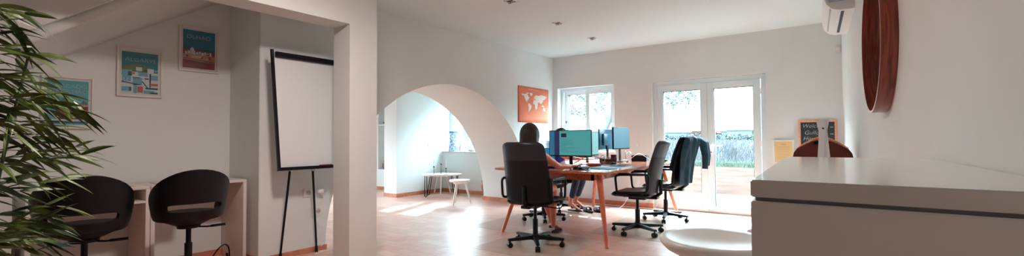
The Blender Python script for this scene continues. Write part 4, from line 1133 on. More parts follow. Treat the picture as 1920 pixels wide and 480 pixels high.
for q in ((-.11, .11, -.06, -.054), (-.11, .11, .054, .06), (-.11, -.104, -.054, .054), (.104, .11, -.054, .054), (-.01, -.004, -.054, .054)): m.box(*q, .006, .085)
m.build('tray', M_black, t); 
t = thing('green_cloth', 'crumpled green cloth at the far right corner of the table', 'cloth', (-2.05, 6.22, TZ))
tb = bmesh.new(); bmesh.ops.create_icosphere(tb, subdivisions=4, radius=1)
for v in tb.verts:
    f = 1 + .18 * math.sin(v.co.x * 7 + v.co.y * 3) + .12 * math.sin(v.co.y * 11 + v.co.z * 5); v.co = V((v.co.x * .10 * f, v.co.y * .09 * f, max(0, .022 + v.co.z * .036 * f)))
m = MB(); m._add(tb); m.build('cloth', mat('green_cloth', (30, 128, 96), .8), t)
# headphones/white desk lamp with cable
t = thing('desk_lamp', 'small white clip lamp with a thin bent neck at the far end of the table', 'desk lamp', (-2.58, 6.36, TZ))
MB().lathe([(0, 0), (.05, 0), (.052, .012), (.02, .02), (0, .02)], n=24).build('lamp_base', M_white, t)
MB().tube(bez((0, 0, .02), (0, -.01, .12), (-.02, .0, .16), (.05, -.02, .14), 14), .005, 8).build('neck', M_chrome, t)
MB().lathe([(0, .03), (.02, .028), (.034, 0), (.032, 0), (.018, .024), (0, .026)], (.06, -.02, .112), 20).build('lamp_shade', M_white, t)
random.seed(12)
for i, (lb, a, b_, mm_) in enumerate([('white cable looping over the far right end of the table', (-2.42, 5.95, TZ + .006), (-2.15, 6.30, TZ + .006), M_white),
                       ('black cable curling behind the main monitor', (-2.75, 5.0, TZ + .006), (-2.40, 5.40, TZ + .006), M_black),
                       ('white cable tangled below the main monitor', (-2.92, 4.95, TZ + .006), (-2.62, 5.05, TZ + .006), M_white),
                       ('grey cable rising between the monitors', (-2.42, 5.2, TZ + .006), (-2.55, 5.5, TZ + .006), mat('grey_cable', (120, 126, 130), .5))]):
    a, b_ = V(a), V(b_); u_ = (b_ - a)
    pts = bez(a, a + u_ * .3 + V((.12, .0, .14)), a + u_ * .6 + V((-.12, .04, .16)), b_, 16) + bez(b_, b_ + V((.08, .05, .0)), b_ + V((.10, -.10, .06)), b_ + V((.0, -.14, 0)), 12)[1:]
    tag(MB().tube(pts, .004, 6).build('desk_cable', mm_, None), lb, 'cable')
# cables hanging below the table at the right
for i, (x, y, lb) in enumerate([(-2.10, 6.55, 'white cable hanging below the far right side of the table'), (-2.6, 6.56, 'white cable hanging between the table and the door wall')]):
    pts = bez((x, y, .74), (x + .02, y + .08, .4), (x - .05, y + .1, .05), (x - .15, y - .1, .008), 18) + bez((x - .15, y - .1, .008), (x - .3, y - .2, .008), (x - .2, y - .35, .008), (x - .4, y - .3, .008), 10)[1:]
    tag(MB().tube(pts, .004, 6).build('hanging_cable', M_white, None), lb, 'cable')
tag(MB().tube(bez((-3.2, 6.62, .006), (-2.6, 6.5, .006), (-2.3, 6.75, .006), (-2.05, 6.6, .006), 20), .005, 6).build('floor_cable', M_black, None), 'black cable on the floor along the door wall', 'cable')

# slide sandals on the floor
for i, (x, y, r, lb) in enumerate([(-2.99, 5.93, 52, 'black slide sandal with white stripes under the table, the left one'), (-2.86, 6.02, 60, 'black slide sandal with white stripes under the table, the right one')]):
    t = thing('slide_sandal', lb, 'sandal', (x, y, 0), RD(r), 'pair of striped slide sandals')
    poly = [(.045 * math.cos(u_) * (1 + .15 * math.sin(u_)), .135 * math.sin(u_)) for u_ in [2 * PI * k / 28 for k in range(28)]]
    MB().prism(poly, .028, Matrix.Identity(4)).build('sole', M_black, t)
    def strap(y0_, y1_, mt, nm, dz=0):
        tb = bmesh.new(); rws = []
        for k in range(13):
            a_ = PI * k / 12; rws.append([tb.verts.new((.050 * math.cos(a_) * (1 + dz * .1), yy, .022 + (.052 + dz) * math.sin(a_))) for yy in (y0_, y1_)])
        for k in range(12): tb.faces.new((rws[k][0], rws[k + 1][0], rws[k + 1][1], rws[k][1]))
        m_ = MB(); m_._add(tb); o_ = m_.build(nm, mt, t); s__ = o_.modifiers.new('s', 'SOLIDIFY'); s__.thickness = .005
    strap(-.01, .085, M_black, 'strap')
    for q in (.0, .03, .06): strap(q + .002, q + .014, M_white, 'stripe', .004)

# chair mats
for nm, x0, x1, y0, y1, lb in (('a', -3.72, -2.985, 4.12, 5.50, 'clear plastic chair mat under the left part of the table'), ('b', -2.97, -2.03, 3.31, 4.36, 'clear plastic chair mat under the chair of the seated woman'),
                            ('c', -2.36, -1.36, 4.62, 6.25, 'clear plastic chair mat under the two chairs at the right of the table')):
    tag(MB().prism(rrect((x0 + x1) / 2, (y0 + y1) / 2, x1 - x0, y1 - y0, .04), .0025, Matrix.Translation((0, 0, .0005))).build('chair_mat', M_matpl, None), lb, 'floor mat', 'clear chair mats')

# ------------------------------------------------------------------ clothes rack with shirts
RYF, RYB = 4.52, 5.35
t = thing('clothes_rack', 'white A-frame clothes rack behind the reception cabinet', 'clothes rack', (-.105, (RYF + RYB) / 2, 0))
for yy in (RYF, RYB):
    for s in (-1, 1):
        # boards cross at the bolt near the top
        x_t, x_b = -.103 - s * .014 + (yy - RYF) * -.035, -.103 + s * .135 + (yy - RYF) * -.035
        yo = yy + (.010 if s > 0 else -.010); zt_, wd = 1.235, .026
        xm = -.103 + s * .006 + (yy - RYF) * -.035
        def brd(xa, za, xb, zb, w0, w1, m):
            m.hexa([(xa - w0, yo - .009, za), (xa + w0, yo - .009, za), (xa + w0, yo + .009, za), (xa - w0, yo + .009, za), (xb - w1, yo - .009, zb), (xb + w1, yo - .009, zb), (xb + w1, yo + .009, zb), (xb - w1, yo + .009, zb)])
        m = MB(); brd(x_b - s * .05, 0, xm, 1.14, .021, .021, m); brd(xm, 1.14, x_t + s * .030, zt_, .021, .028, m)
        m.build('leg_board', M_rack, t, True)
    MB().cyl((-.103, yy - .024, 1.155), (-.103, yy + .024, 1.155), .008, n=14).build('bolt', M_gasket, t, True)
MB().cyl((-.103, RYF + .01, 1.105), (-.132, RYB - .01, 1.105), .013).build('rail', M_rack, t, True)
def shirt(label, y, z, m_, mi, w=.45):
    x0 = -.112 - (y - RYF) * .035
    hg = thing('coat_hanger', 'wooden hanger carrying the ' + label, 'coat hanger', (x0, y, 1.11), RD(-4))
    m = MB()
    for s in (-1, 1):
        m.tube([(0, 0, -.030), (s * .06, 0, -.052), (s * .12, 0, -.085), (s * .18, 0, -.13)], .011, 10, radii=[.013, .014, .012, .010])
    m.build('arms', M_hang, hg); MB().tube([(0, 0, -.03), (0, 0, -.012), (.012, 0, .006), (0, 0, .022), (-.014, 0, .012)], .0022, 6).build('hook', M_chrome, hg)
    MB().cyl((-.17, 0, -.15), (.17, 0, -.15), .006).build('bar', M_hang, hg)
    t = thing('hanging_shirt', label + ' hanging on the rack', 'shirt', (x0, y, .35), RD(-4), 'shirts on the clothes rack')
    Z = lambda z_: z_ - .35
    half = [(.060, 1.050), (.12, 1.018), (.175, .985), (.204, .94), (.218, .86), (.235, .76), (.185, .745), (.172, .84), (.18, .50)]
    outline = [(-x_, z_) for x_, z_ in half] + half[::-1]
    neck_f = [(.050, 1.01), (.028, .975), (0, .962), (-.028, .975), (-.050, 1.01)]
    def panel(pts, yo, name, m_):
        tb = bmesh.new(); vs = [tb.verts.new((x_, yo, Z(z_))) for x_, z_ in pts]; f = tb.faces.new(vs)
        bmesh.ops.triangulate(tb, faces=[f]); bmesh.ops.subdivide_edges(tb, edges=tb.edges[:], cuts=3, use_grid_fill=True)
        for v in tb.verts:
            e = min(1, abs(v.co.x) / .22); v.co.y = yo * (1 - e ** 3 * .8) + .006 * math.sin(v.co.x * 40) * min(1, (Z(1.05) - v.co.z) * 3)
        q = MB(); q._add(tb); o = q.build(name, m_, t, ang=80); s = o.modifiers.new('s', 'SOLIDIFY'); s.thickness = .003; s.offset = 0; return o
    k = w / .45
    sc_ = lambda L_: [(x_ * k, z_) for x_, z_ in L_]
    panel(sc_(outline + neck_f), -.03, 'shirt_front', m_)
    panel(sc_(outline + [(.03, 1.05), (-.03, 1.05)]), .03, 'shirt_back', mi)
    return t
shirt('brown collarless shirt', 4.70, 1.0, M_shirt, M_shirtin)
shirt('dark green shirt behind the brown one', 4.82, 1.0, M_shirtd, M_shirtd, .47)

# ------------------------------------------------------------------ stools near the cabinet
t = thing('bar_stool', 'round white bar stool with a dished seat, left of the reception cabinet', 'stool', (-.352, 1.675, 0))
MB().lathe([(0, -.062), (.07, -.062), (.125, -.052), (.168, -.028), (.188, -.006), (.190, .006), (.182, .013), (.160, .010), (.11, -.002), (.05, -.009), (0, -.010)], (0, 0, .718), 64).build('seat', mat('white_seat_plastic', (222, 226, 224), .3), t, ang=80)
MB().cyl((0, 0, .02), (0, 0, .66), .024, n=24).build('pedestal', M_chrome, t)
MB().lathe([(0, 0), (.19, 0), (.19, .006), (.03, .022), (0, .022)], n=48).build('foot_plate', M_chrome, t)
MB().tube([(.13 * math.cos(2 * PI * k / 32), .13 * math.sin(2 * PI * k / 32), .24) for k in range(32)], .009, 8, closed=True).cyl((-.13, 0, .24), (.13, 0, .24), .008).build('footrest', M_chrome, t)
t = thing('pouf', 'pale pink round pouf mostly hidden behind the reception cabinet', 'pouf', (-.46, 4.10, 0))
MB().lathe([(0, 0), (.15, 0), (.19, .03), (.20, .15), (.19, .27), (.16, .32), (.10, .34), (0, .345)], n=40).build('cushion', mat('pale_pink_fabric', (214, 170, 170), .85, bump=.1, bscale=120), t, ang=70)
MB().tube([(.197 * math.cos(2 * PI * k / 40), .197 * math.sin(2 * PI * k / 40), .26) for k in range(40)], .006, 6, closed=True).build('piping', MATS['pale_pink_fabric'], t)

# ------------------------------------------------------------------ side room furniture
t = thing('coffee_table', 'white oval side table on black hairpin legs', 'side table', (-6.10, 5.98, 0), RD(38))
MB().lathe([(0, 0), (.98, 0), (1, .008), (1, .022), (.98, .03), (0, .03)], (0, 0, .40), 48, .38, .20).build('table_top', M_white, t)
for sx, sy in ((-1, -1), (1, -1), (-1, 1), (1, 1)):
    x, y = sx * .24, sy * .10
    MB().tube([(x - .045 * sx, y, .40), (x + .015 * sx, y + .04 * sy, .02), (x + .035 * sx, y + .045 * sy, .008), (x + .055 * sx, y + .04 * sy, .02), (x + .06 * sx, y - .01 * sy, .40)], .0075, 8).build('leg', M_black, t)
def stool4(label, loc, rz):
    t = thing('stool', label, 'stool', loc, rz, 'white three-legged stools in the side room')
    MB().lathe([(0, 0), (.165, 0), (.175, .008), (.175, .024), (.165, .032), (0, .032)], (0, 0, .372), 40).build('seat', M_white, t)
    MB().lathe([(.0, 0), (.11, 0), (.11, .03), (0, .03)], (0, 0, .342), 30).build('seat_ring', M_white, t)
    for k in range(3):
        a = 2 * PI * k / 3 + .5
        MB().cyl((math.cos(a) * .09, math.sin(a) * .09, .37), (math.cos(a) * .19, math.sin(a) * .19, 0), .018, .014, 12).build('leg', M_white, t)
    return t
s1 = stool4('round white wooden stool in front of the hairpin table in the side room', (-5.14, 5.46, 0), RD(10))
s2 = stool4('round white wooden stool behind the hairpin table in the side room', (-6.46, 6.34, 0), RD(40))
for i, (x, y, hs_, hc_, lb) in enumerate([(-6.18, 5.86, .13, .14, 'left'), (-6.12, 5.99, .18, .13, 'middle'), (-5.98, 5.98, .10, .17, 'right')]):
    t = thing('candlestick', {'left': 'thin dark candlestick with a white candle, leftmost on the hairpin table', 'middle': 'tallest thin dark candlestick with a white candle, in the middle of the hairpin table', 'right': 'shortest dark candlestick with a white candle, rightmost on the hairpin table'}[lb], 'candlestick', (x, y, .43), 0, 'candlesticks on the hairpin table')
    MB().lathe([(0, 0), (.032, 0), (.032, .004), (.005, .008), (.004, hs_ - .01), (.013, hs_), (.013, hs_ + .015), (.010, hs_ + .015), (.01, hs_), (0, hs_)], n=16).build('holder', M_blackm, t)
    MB().cyl((0, 0, hs_), (0, 0, hs_ + hc_), .0095, .007, 12).build('candle', M_white, t)
    MB().cyl((0, 0, hs_ + hc_), (0, 0, hs_ + hc_ + .008), .001, n=6).build('wick', M_black, t)
t = thing('amphora', 'terracotta jug with a handle on the floor by the arch', 'jug', (-5.24, 6.30, 0))
mt = mat('red_clay', (160, 74, 56), .45, var=.15, vscale=10)
MB().lathe([(0, 0), (.035, 0), (.045, .02), (.09, .13), (.105, .21), (.09, .27), (.05, .31), (.04, .33), (.052, .36), (.046, .36), (.034, .33), (.0, .3)], n=32).build('body', mt, t, ang=70)
for s in (-1, 1): MB().tube([(s * .045, 0, .335), (s * .10, 0, .345), (s * .115, 0, .30), (s * .09, 0, .25)], .010, 8).build('handle', mt, t)
# things on the side room sill
t = thing('vase', 'tall blue and white vase on the side room window sill', 'vase', (-6.46, 6.68, .84))
m_v = bpy.data.materials.new('blue_white_glaze'); m_v.use_nodes = True; nt = m_v.node_tree; b_ = nt.nodes['Principled BSDF']
nz = nt.nodes.new('ShaderNodeTexNoise'); nz.inputs['Scale'].default_value = 26; rp = nt.nodes.new('ShaderNodeValToRGB'); tcn = nt.nodes.new('ShaderNodeTexCoord')
nt.links.new(tcn.outputs['Object'], nz.inputs['Vector']); nt.links.new(nz.outputs['Fac'], rp.inputs['Fac']); nt.links.new(rp.outputs['Color'], b_.inputs['Base Color'])
rp.color_ramp.elements[0].position = .46; rp.color_ramp.elements[1].position = .54; rp.color_ramp.elements[0].color = rgb(104, 150, 200); rp.color_ramp.elements[1].color = rgb(214, 226, 234)
b_.inputs['Roughness'].default_value = .15
MB().lathe([(0, 0), (.10, 0), (.105, .012), (.085, .20), (.075, .34), (.088, .37), (.092, .40), (.085, .40), (.068, .34), (0, .30)], n=32).build('vase_body', m_v, t, ang=70)
MB().lathe([(.088, .372), (.095, .40), (.094, .41), (.086, .405)], n=32).build('rim', mat('blue_glaze', (88, 130, 176), .2), t)
t = thing('bottle', 'small pale pink bottle beside the vase on the sill', 'bottle', (-6.24, 6.68, .84))
MB().lathe([(0, 0), (.045, 0), (.055, .03), (.05, .09), (.02, .13), (.016, .17), (.02, .18), (0, .18)], n=24).build('bottle_body', mat('pale_pink_ceramic', (222, 200, 196), .35), t, ang=60)
MB().lathe([(.0, .18), (.015, .18), (.015, .20), (0, .20)], n=14).build('stopper', mat('cork', (190, 150, 120), .7), t)
t = thing('shell_dish', 'low white dish at the right end of the side room sill', 'dish', (-5.93, 6.67, .84))
MB().lathe([(0, 0), (.05, 0), (.09, .035), (.095, .04), (.088, .04), (.045, .01), (0, .008)], n=28).build('dish', M_offw, t, ang=60)
for k in range(3): MB().sph((-.03 + .03 * k, 0.01 * k, .03), .022, 12, (1.2, 1, .8)).build('pebble', mat('pebble', (190, 184, 178), .6), t)
# niche shelf and its items
st(box('trim_4', M_white, None, -8.13, SX - .362, 6.06, 6.49, 1.395, 1.42))
for i, (x, z, c, lb) in enumerate([(-7.98, 1.42, (96, 60, 54), 'dark bowl on the shelf of the side room niche'), (-8.02, .44, (110, 74, 60), 'small brown pot at the bottom of the side room niche')]):
    t = thing('bowl' if i == 0 else 'pot', lb, 'bowl' if i == 0 else 'pot', (x, 6.15, z))
    MB().lathe([(0, 0), (.03, 0), (.07, .035), (.08, .05), (.072, .05), (.03, .01), (0, .01)] if i == 0 else [(0, 0), (.04, 0), (.06, .05), (.055, .12), (.03, .15), (.04, .19), (.033, .19), (0, .14)], n=24).build('body', mat('pot%d' % i, c, .5), t, ang=60)

# ------------------------------------------------------------------ potted bamboo on the left
random.seed(21)
px_, py_ = -2.62, .03
t = thing('potted_bamboo', 'leafy artificial bamboo plant at the left edge', 'plant', (px_, py_, 0))
MB().lathe([(0, 0), (.12, 0), (.15, .26), (.155, .28), (.14, .28), (.135, .25), (0, .25)], n=32).build('pot', mat('dark_pot', (60, 58, 56), .6), t)
MB().lathe([(0, .24), (.134, .245), (0, .252)], n=24).build('soil', mat('soil', (58, 44, 34), .95, bump=.5, bscale=60), t)
m_leaf = bpy.data.materials.new('bamboo_leaf'); m_leaf.use_nodes = True; nt = m_leaf.node_tree; b_ = nt.nodes['Principled BSDF']
at = nt.nodes.new('ShaderNodeTexCoord'); nz = nt.nodes.new('ShaderNodeTexNoise'); nz.inputs['Scale'].default_value = 7; nz.inputs['Detail'].default_value = 2
rp = nt.nodes.new('ShaderNodeValToRGB'); rp.color_ramp.elements[0].position = .35; rp.color_ramp.elements[1].position = .68
rp.color_ramp.elements[0].color = rgb(28, 56, 34); rp.color_ramp.elements[1].color = rgb(118, 140, 66)
nt.links.new(at.outputs['Object'], nz.inputs['Vector']); nt.links.new(nz.outputs['Fac'], rp.inputs['Fac']); nt.links.new(rp.outputs['Color'], b_.inputs['Base Color'])
b_.inputs['Roughness'].default_value = .4
M_cane = mat('green_cane', (70, 100, 70), .5)
canes = []
for k, (cx, cy, lx, ly, h_) in enumerate([(0, .03, -.02, .10, 1.75), (.05, -.02, .06, .13, 1.68), (-.06, .02, -.10, .05, 1.6), (.02, -.06, .05, .02, 1.72), (-.02, .08, .02, .16, 1.45)]):
    pts = [V((cx + lx * (z / 1.7) ** 1.5, cy + ly * (z / 1.7) ** 1.2, .2 + z * (h_ - .2) / 1.7)) for z in [1.7 * i / 14 for i in range(15)]]
    m = MB().tube(pts, .008, 8, radii=[.009 - .005 * i / 14 for i in range(15)])
    for i in range(2, 14, 2): m.cyl(pts[i] - V((0, 0, .004)), pts[i] + V((0, 0, .004)), .0105 - .005 * i / 14, n=8)
    m.build('cane', M_cane, t); canes.append(pts)
leafb = bmesh.new(); twig = MB(); nleaf = 0
def add_leaf(p, d, L, w, droop):
    global nleaf
    d = d.normalized(); sd = d.cross(V((0, 0, 1))); sd = sd.normalized() if sd.length > .05 else V((1, 0, 0))
    sd = (Matrix.Rotation(random.uniform(-1.3, 1.3), 3, d) @ sd)
    nn = sd.cross(d); prev = None; n_ = 6
    for i in range(n_ + 1):
        s = i / n_; ww = w * (math.sin(PI * min(1, s * .93 + .07) ** .75) if i < n_ else 0) * .5
        c = p + d * L * s + V((0, 0, -droop * L * s * s))
        if i == n_: cur = (leafb.verts.new(c),)
        else: cur = (leafb.verts.new(c - sd * ww), leafb.verts.new(c + nn * ww * .35), leafb.verts.new(c + sd * ww))
        if prev:
            if len(cur) == 1: leafb.faces.new((prev[0], prev[1], cur[0])); leafb.faces.new((prev[1], prev[2], cur[0]))
            else: leafb.faces.new((prev[0], prev[1], cur[1], cur[0])); leafb.faces.new((prev[1], prev[2], cur[2], cur[1]))
        prev = cur
    nleaf += 1
def branch(p0, d, L, n_, droop=.25, lf=1.0):
    d = d.normalized(); pts = [p0 + d * L * s + V((0, 0, -droop * L * s * s)) for s in [i / 8 for i in range(9)]]
    twig.tube(pts, .0022, 5, radii=[.003 - .002 * i / 8 for i in range(9)])
    for k in range(n_):
        s = .25 + .75 * k / max(1, n_ - 1); i = min(7, int(s * 8)); p = pts[i].lerp(pts[i + 1], s * 8 - i) if i < 8 else pts[8]
        dd = (pts[min(8, i + 1)] - pts[i]).normalized()
        side = 1 if k % 2 else -1
        off = V((random.uniform(-.5, .5), random.uniform(-.2, .2), side * random.uniform(.15, .65)))
        add_leaf(p, dd + off, random.uniform(.09, .15) * lf, random.uniform(.017, .028) * lf, random.uniform(.05, .4))
    add_leaf(pts[8], (pts[8] - pts[7]) + V((0, 0, -.01)), .12 * lf, .014, .2)
for pts in canes:
    for i in range(3, 15, 2):
        for q in range(2):
            a = random.uniform(-PI, PI)
            d = V((math.cos(a), math.sin(a), random.uniform(.1, .6)))
            branch(pts[i] + V((0, 0, random.uniform(-.03, .03))), d, random.uniform(.10, .20), 3, random.uniform(.2, .7))
# the long sprays that reach into the picture
for (y_, z_, dy, dz, L, n_, dr) in [(.14, 1.30, 1, .28, .26, 9, .5), (.14, 1.24, 1, .15, .26, 10, .35), (.12, 1.16, 1, .2, .22, 9, .3), (.12, 1.22, 1, .5, .20, 8, .6),
        (.10, .98, 1, .35, .32, 11, .15), (.12, .92, 1, .25, .22, 8, .25), (.12, 1.02, 1, .15, .20, 8, .2), (.12, .78, 1, .40, .24, 9, .2), (.10, .72, 1, .25, .24, 8, .5),
        (.12, .68, 1, .5, .22, 9, .2), (.10, .80, 1, .1, .2, 7, .3), (.08, 1.42, 1, .35, .16, 7, .3), (.06, 1.52, 1, .3, .14, 7, .3), (.06, 1.60, 1, .2, .16, 7, .3), (.05, 1.35, 1, .2, .16, 7, .2),
        (.12, 1.08, 1, .1, .18, 8, .2), (.1, .64, 1, .3, .2, 8, .3), (.08, .88, 1, .5, .18, 8, .3)]:
    for rep in range(2):
        branch(V((random.uniform(-.12, .12), y_ + random.uniform(-.04, .02), z_ + random.uniform(-.03, .03))), V((random.uniform(-.3, .3), dy, dz + random.uniform(-.12, .12))), L * random.uniform(.75, 1.05), max(4, int(n_ * .62)), dr)
mb = MB(); mb.b.free(); mb.b = leafb; fo = mb.build('foliage', m_leaf, t, smooth=False); fo['kind'] = 'stuff'
twig.build('twigs', M_cane, t)

# ------------------------------------------------------------------ outdoors
GZ = -.12
def noise_ground(name, cols, x0, x1, y0, y1, z, scale):
    m = mat('mat_' + name, cols, .95, spec=0, var=.18, vscale=scale, bump=.4, bscale=scale * 8)
    o = box(name, m, None, x0, x1, y0, y1, z - .3, z); o['kind'] = 'structure'; return o
noise_ground('ground_field', (34, 42, 34), -260, 120, 19.5, 420, GZ - .01, .4)
noise_ground('ground_gravel', (46, 34, 30), -60, 30, BY + .25, 20.2, GZ, 1.2)
pv = box('ground_terrace', mat('pale_paving', (74, 72, 70), .9, spec=0, var=.05, vscale=3), None, -14, 3, BY + .25, 10.0, GZ - .02, GZ + .03); pv['kind'] = 'structure'
# vineyard rows: bare, twiggy vines
random.seed(5); vb = bmesh.new()
y = 20.8; row = 0
while y < 75:
    step = .33 if y < 32 else (.6 if y < 50 else 1.1)
    x = -.66 * y - 1
    while x < -.06 * y:
        nst = 52 if y < 25 else (20 if y < 36 else 8)
        for q in range(nst):
            a = random.uniform(0, 2 * PI); tl = random.uniform(.1, .8); hh = random.uniform(.25, .55)
            p = V((x + random.uniform(-.25, .25), y + random.uniform(-.25, .25), GZ + random.uniform(.02, .85)))
            d = V((math.cos(a) * tl * .45, math.sin(a) * tl * .3, hh)) * .7
            top = p + d
            if top.z > GZ + 1.12: top.z = GZ + random.uniform(1.0, 1.12)
            w_ = random.uniform(.004, .011) * (1 + (y - 20) / 14)
            s = V((w_, w_ * .3, 0))
            v4 = [vb.verts.new(p - s), vb.verts.new(p + s), vb.verts.new(top + s * .5), vb.verts.new(top - s * .5)]
            vb.faces.new(v4)
        x += step
    y += 1.25 if y < 40 else 2.6; row += 1
mb = MB(); mb.b.free(); mb.b = vb
vo = mb.build('vineyard', mat('vine_twigs', (58, 58, 60), .9, spec=0, var=.25, vscale=1.5), None, smooth=False)
tag(vo, 'rows of bare grey vines in the field beyond the glass doors', 'vines', None, 'stuff')
gb = bmesh.new()
for k in range(2600):
    x_ = random.uniform(-14, -1); y_ = random.uniform(19.9, 20.45); h_ = random.uniform(.05, .2); s = random.uniform(.02, .05)
    p = V((x_, y_, GZ)); gb.faces.new([gb.verts.new(p + V((-s, 0, 0))), gb.verts.new(p + V((s, 0, 0))), gb.verts.new(p + V((random.uniform(-.04, .04), random.uniform(-.04, .04), h_)))])
mb = MB(); mb.b.free(); mb.b = gb
tag(mb.build('grass_strip', mat('pale_grass', (44, 49, 42), .9, spec=0), None, smooth=False), 'low green grass along the front edge of the vineyard', 'grass', None, 'stuff')
# town on the horizon
random.seed(9)
mh = [mat('far_wall_white', (58, 62, 62), .9, spec=0), mat('far_wall_cream', (54, 54, 52), .9, spec=0)]; mr = mat('far_roof', (50, 36, 32), .9, spec=0); mwi = mat('far_window', (54, 66, 72), .6)
hs_list = [(a_, 150 + 9.5 * (k_ % 3), c_, d_) for k_, (a_, b_, c_, d_) in enumerate([(-.300, 150, 10, 3.6), (-.278, 165, 8, 3.0), (-.262, 158, 9, 3.8), (-.232, 172, 8, 3.2), (-.215, 150, 7, 4.0), (-.190, 160, 13, 3.3), (-.166, 150, 6, 4.2), (-.152, 168, 7, 3.6), (-.122, 155, 7, 3.4), (-.50, 150, 9, 3.6)])]
pos = ['leftmost in the glass door view', 'second from the left in the glass door view', 'just left of the door middle', 'just right of the door stiles', 'tall and narrow, left in the right door leaf', 'long and low, centred in the right door leaf', 'tallest one, in the right door leaf', 'right of the tallest one', 'rightmost in the right door leaf', 'behind the window with the olive tree']
for i, (r_, y_, w_, h_) in enumerate(hs_list):
    x_ = r_ * y_; t = thing('house', 'distant pale house, ' + pos[i], 'house', (x_, y_, GZ), 0, 'distant houses'); h_ = h_ * .82
    box('walls', mh[i % 2], t, -w_ / 2, w_ / 2, 0, 7, 0, h_)
    if i % 2: 
        MB().prism([(-w_ / 2 - .3, h_), (w_ / 2 + .3, h_), (w_ / 2 - .8, h_ + .9), (-w_ / 2 + .8, h_ + .9)], 7.6, Matrix.Translation((0, 7.3, 0)) @ frame_M((0, 0, 0), (1, 0, 0), (0, 0, 1))).build('roof', mr, t, smooth=False)
    else: box('parapet', mh[i % 2], t, -w_ / 2 - .15, w_ / 2 + .15, -.15, 7.15, h_, h_ + .35)
    for k in range(3): box('window', mwi, t, -w_ / 2 + (k + .5) * w_ / 3 - .5, -w_ / 2 + (k + .5) * w_ / 3 + .5, -.05, .02, h_ * .4, h_ * .75)
# distant trees
def blob_tree(t, r, h, m_, seed, cards=260, cz=.62):
    random.seed(seed); tb = bmesh.new()
    for k in range(cards):
        a, b_2 = random.uniform(0, 2 * PI), math.acos(random.uniform(-1, 1)); rr = r * random.uniform(.55, 1)
        p = V((math.cos(a) * math.sin(b_2) * rr, math.sin(a) * math.sin(b_2) * rr, h * cz + math.cos(b_2) * rr * (h * (1 - cz)) / r))
        s = r * .16; n1 = V((random.uniform(-1, 1), random.uniform(-1, 1), random.uniform(-1, 1))).normalized(); n2 = n1.orthogonal().normalized()
        tb.faces.new([tb.verts.new(p + n1 * s), tb.verts.new(p + n2 * s * .7), tb.verts.new(p - n1 * s), tb.verts.new(p - n2 * s * .7)])
    m2 = MB(); m2._add(tb); m2.build('crown', m_, t, smooth=False)
mf_ = mat('far_tree_green', (46, 50, 50), .9, spec=0)
mtk = mat('olive_bark', (56, 58, 58), .9, bump=.5, bscale=12)
tl = [(a_, 118 + 8 * (k_ % 3), c_ * .7, d_ * .62) for k_, (a_, b_, c_, d_) in enumerate([(-.312, 140, 2.6, 3.4), (-.290, 146, 2.2, 3.0), (-.270, 138, 3.4, 3.2), (-.246, 150, 3.0, 3.8), (-.224, 142, 2.2, 3.0), (-.205, 146, 2.4, 3.6), (-.178, 140, 3.2, 3.2), (-.158, 144, 2.2, 3.6), (-.140, 139, 2.8, 3.0), (-.118, 146, 2.5, 3.7), (-.47, 140, 3, 3.6), (-.53, 146, 3, 3.4)])]
for i, (r_, y_, rr, h_) in enumerate(tl):
    t = thing('distant_tree', 'distant bluish tree before the town, number %s from the left along the treeline' % ['three', 'four', 'five', 'six', 'seven', 'eight', 'nine', 'ten', 'eleven', 'twelve', 'two', 'one'][i], 'tree', (r_ * y_, y_, GZ), 0, 'trees along the horizon')
    blob_tree(t, rr, h_, mf_, 40 + i, 160); MB().cyl((0, 0, 0), (0, 0, h_ * .5), .18, .12, 8).build('trunk', mtk, t)
# olive tree just outside the window
t = thing('olive_tree', 'olive tree with a leaning grey trunk outside the window', 'tree', (-5.05, 9.9, GZ))
def W3(x, y, z): return V((x + 5.05, y - 9.9, z - GZ))
nodes = {0: (W3(-5.35, 9.9, -.12), .17), 1: (W3(-5.1, 9.85, .35), .13), 2: (W3(-4.86, 9.8, .72), .11), 3: (W3(-4.60, 9.8, 1.12), .09), 4: (W3(-4.33, 9.8, 1.58), .07), 5: (W3(-4.22, 9.8, 2.1), .055), 6: (W3(-4.3, 9.8, 2.7), .03),
         7: (W3(-5.9, 10.1, 1.4), .06), 8: (W3(-6.3, 10.2, 2.2), .04), 9: (W3(-3.5, 9.8, 2.3), .03), 10: (W3(-2.9, 9.9, 2.5), .018), 11: (W3(-4.9, 9.9, 2.4), .03), 12: (W3(-2.5, 9.9, 2.3), .012)}
me = skin_mesh(nodes, [(0, 1), (1, 2), (2, 3), (3, 4), (4, 5), (5, 6), (2, 7), (7, 8), (5, 9), (9, 10), (10, 12), (4, 11)], 2)
me.materials.append(mtk); tr = bpy.data.objects.new('trunk', me); C.objects.link(tr); tr.parent = t
random.seed(31); tb = bmesh.new(); twm = MB()
clusters = []
for k in range(130):
    clusters.append((random.uniform(-6.2, -4.0), random.uniform(9.3, 10.6), random.uniform(1.75, 2.7)))
for k in range(70): clusters.append((random.uniform(-4.2, -2.5), random.uniform(9.4, 10.4), random.uniform(1.85, 2.5)))
for cx, cy, cz in clusters:
    for q in range(3):
        a = random.uniform(0, 2 * PI); d = V((math.cos(a), math.sin(a), random.uniform(-.9, .3))).normalized(); L = random.uniform(.2, .42)
        p0 = W3(cx, cy, cz); p1_ = p0 + d * L + V((0, 0, -.05))
        twm.tube([p0, (p0 + p1_) / 2 + V((0, 0, .02)), p1_], .004, 4)
        for j in range(13):
            p = p0.lerp(p1_, random.random()) ; dl = (d + V((random.uniform(-1, 1), random.uniform(-1, 1), random.uniform(-1, .6)))).normalized()
            sd = dl.orthogonal().normalized(); sd = Matrix.Rotation(random.uniform(0, PI), 3, dl) @ sd
            l_ = random.uniform(.05, .085)
            tb.faces.new([tb.verts.new(p), tb.verts.new(p + dl * l_ * .5 + sd * .010), tb.verts.new(p + dl * l_), tb.verts.new(p + dl * l_ * .5 - sd * .010)])
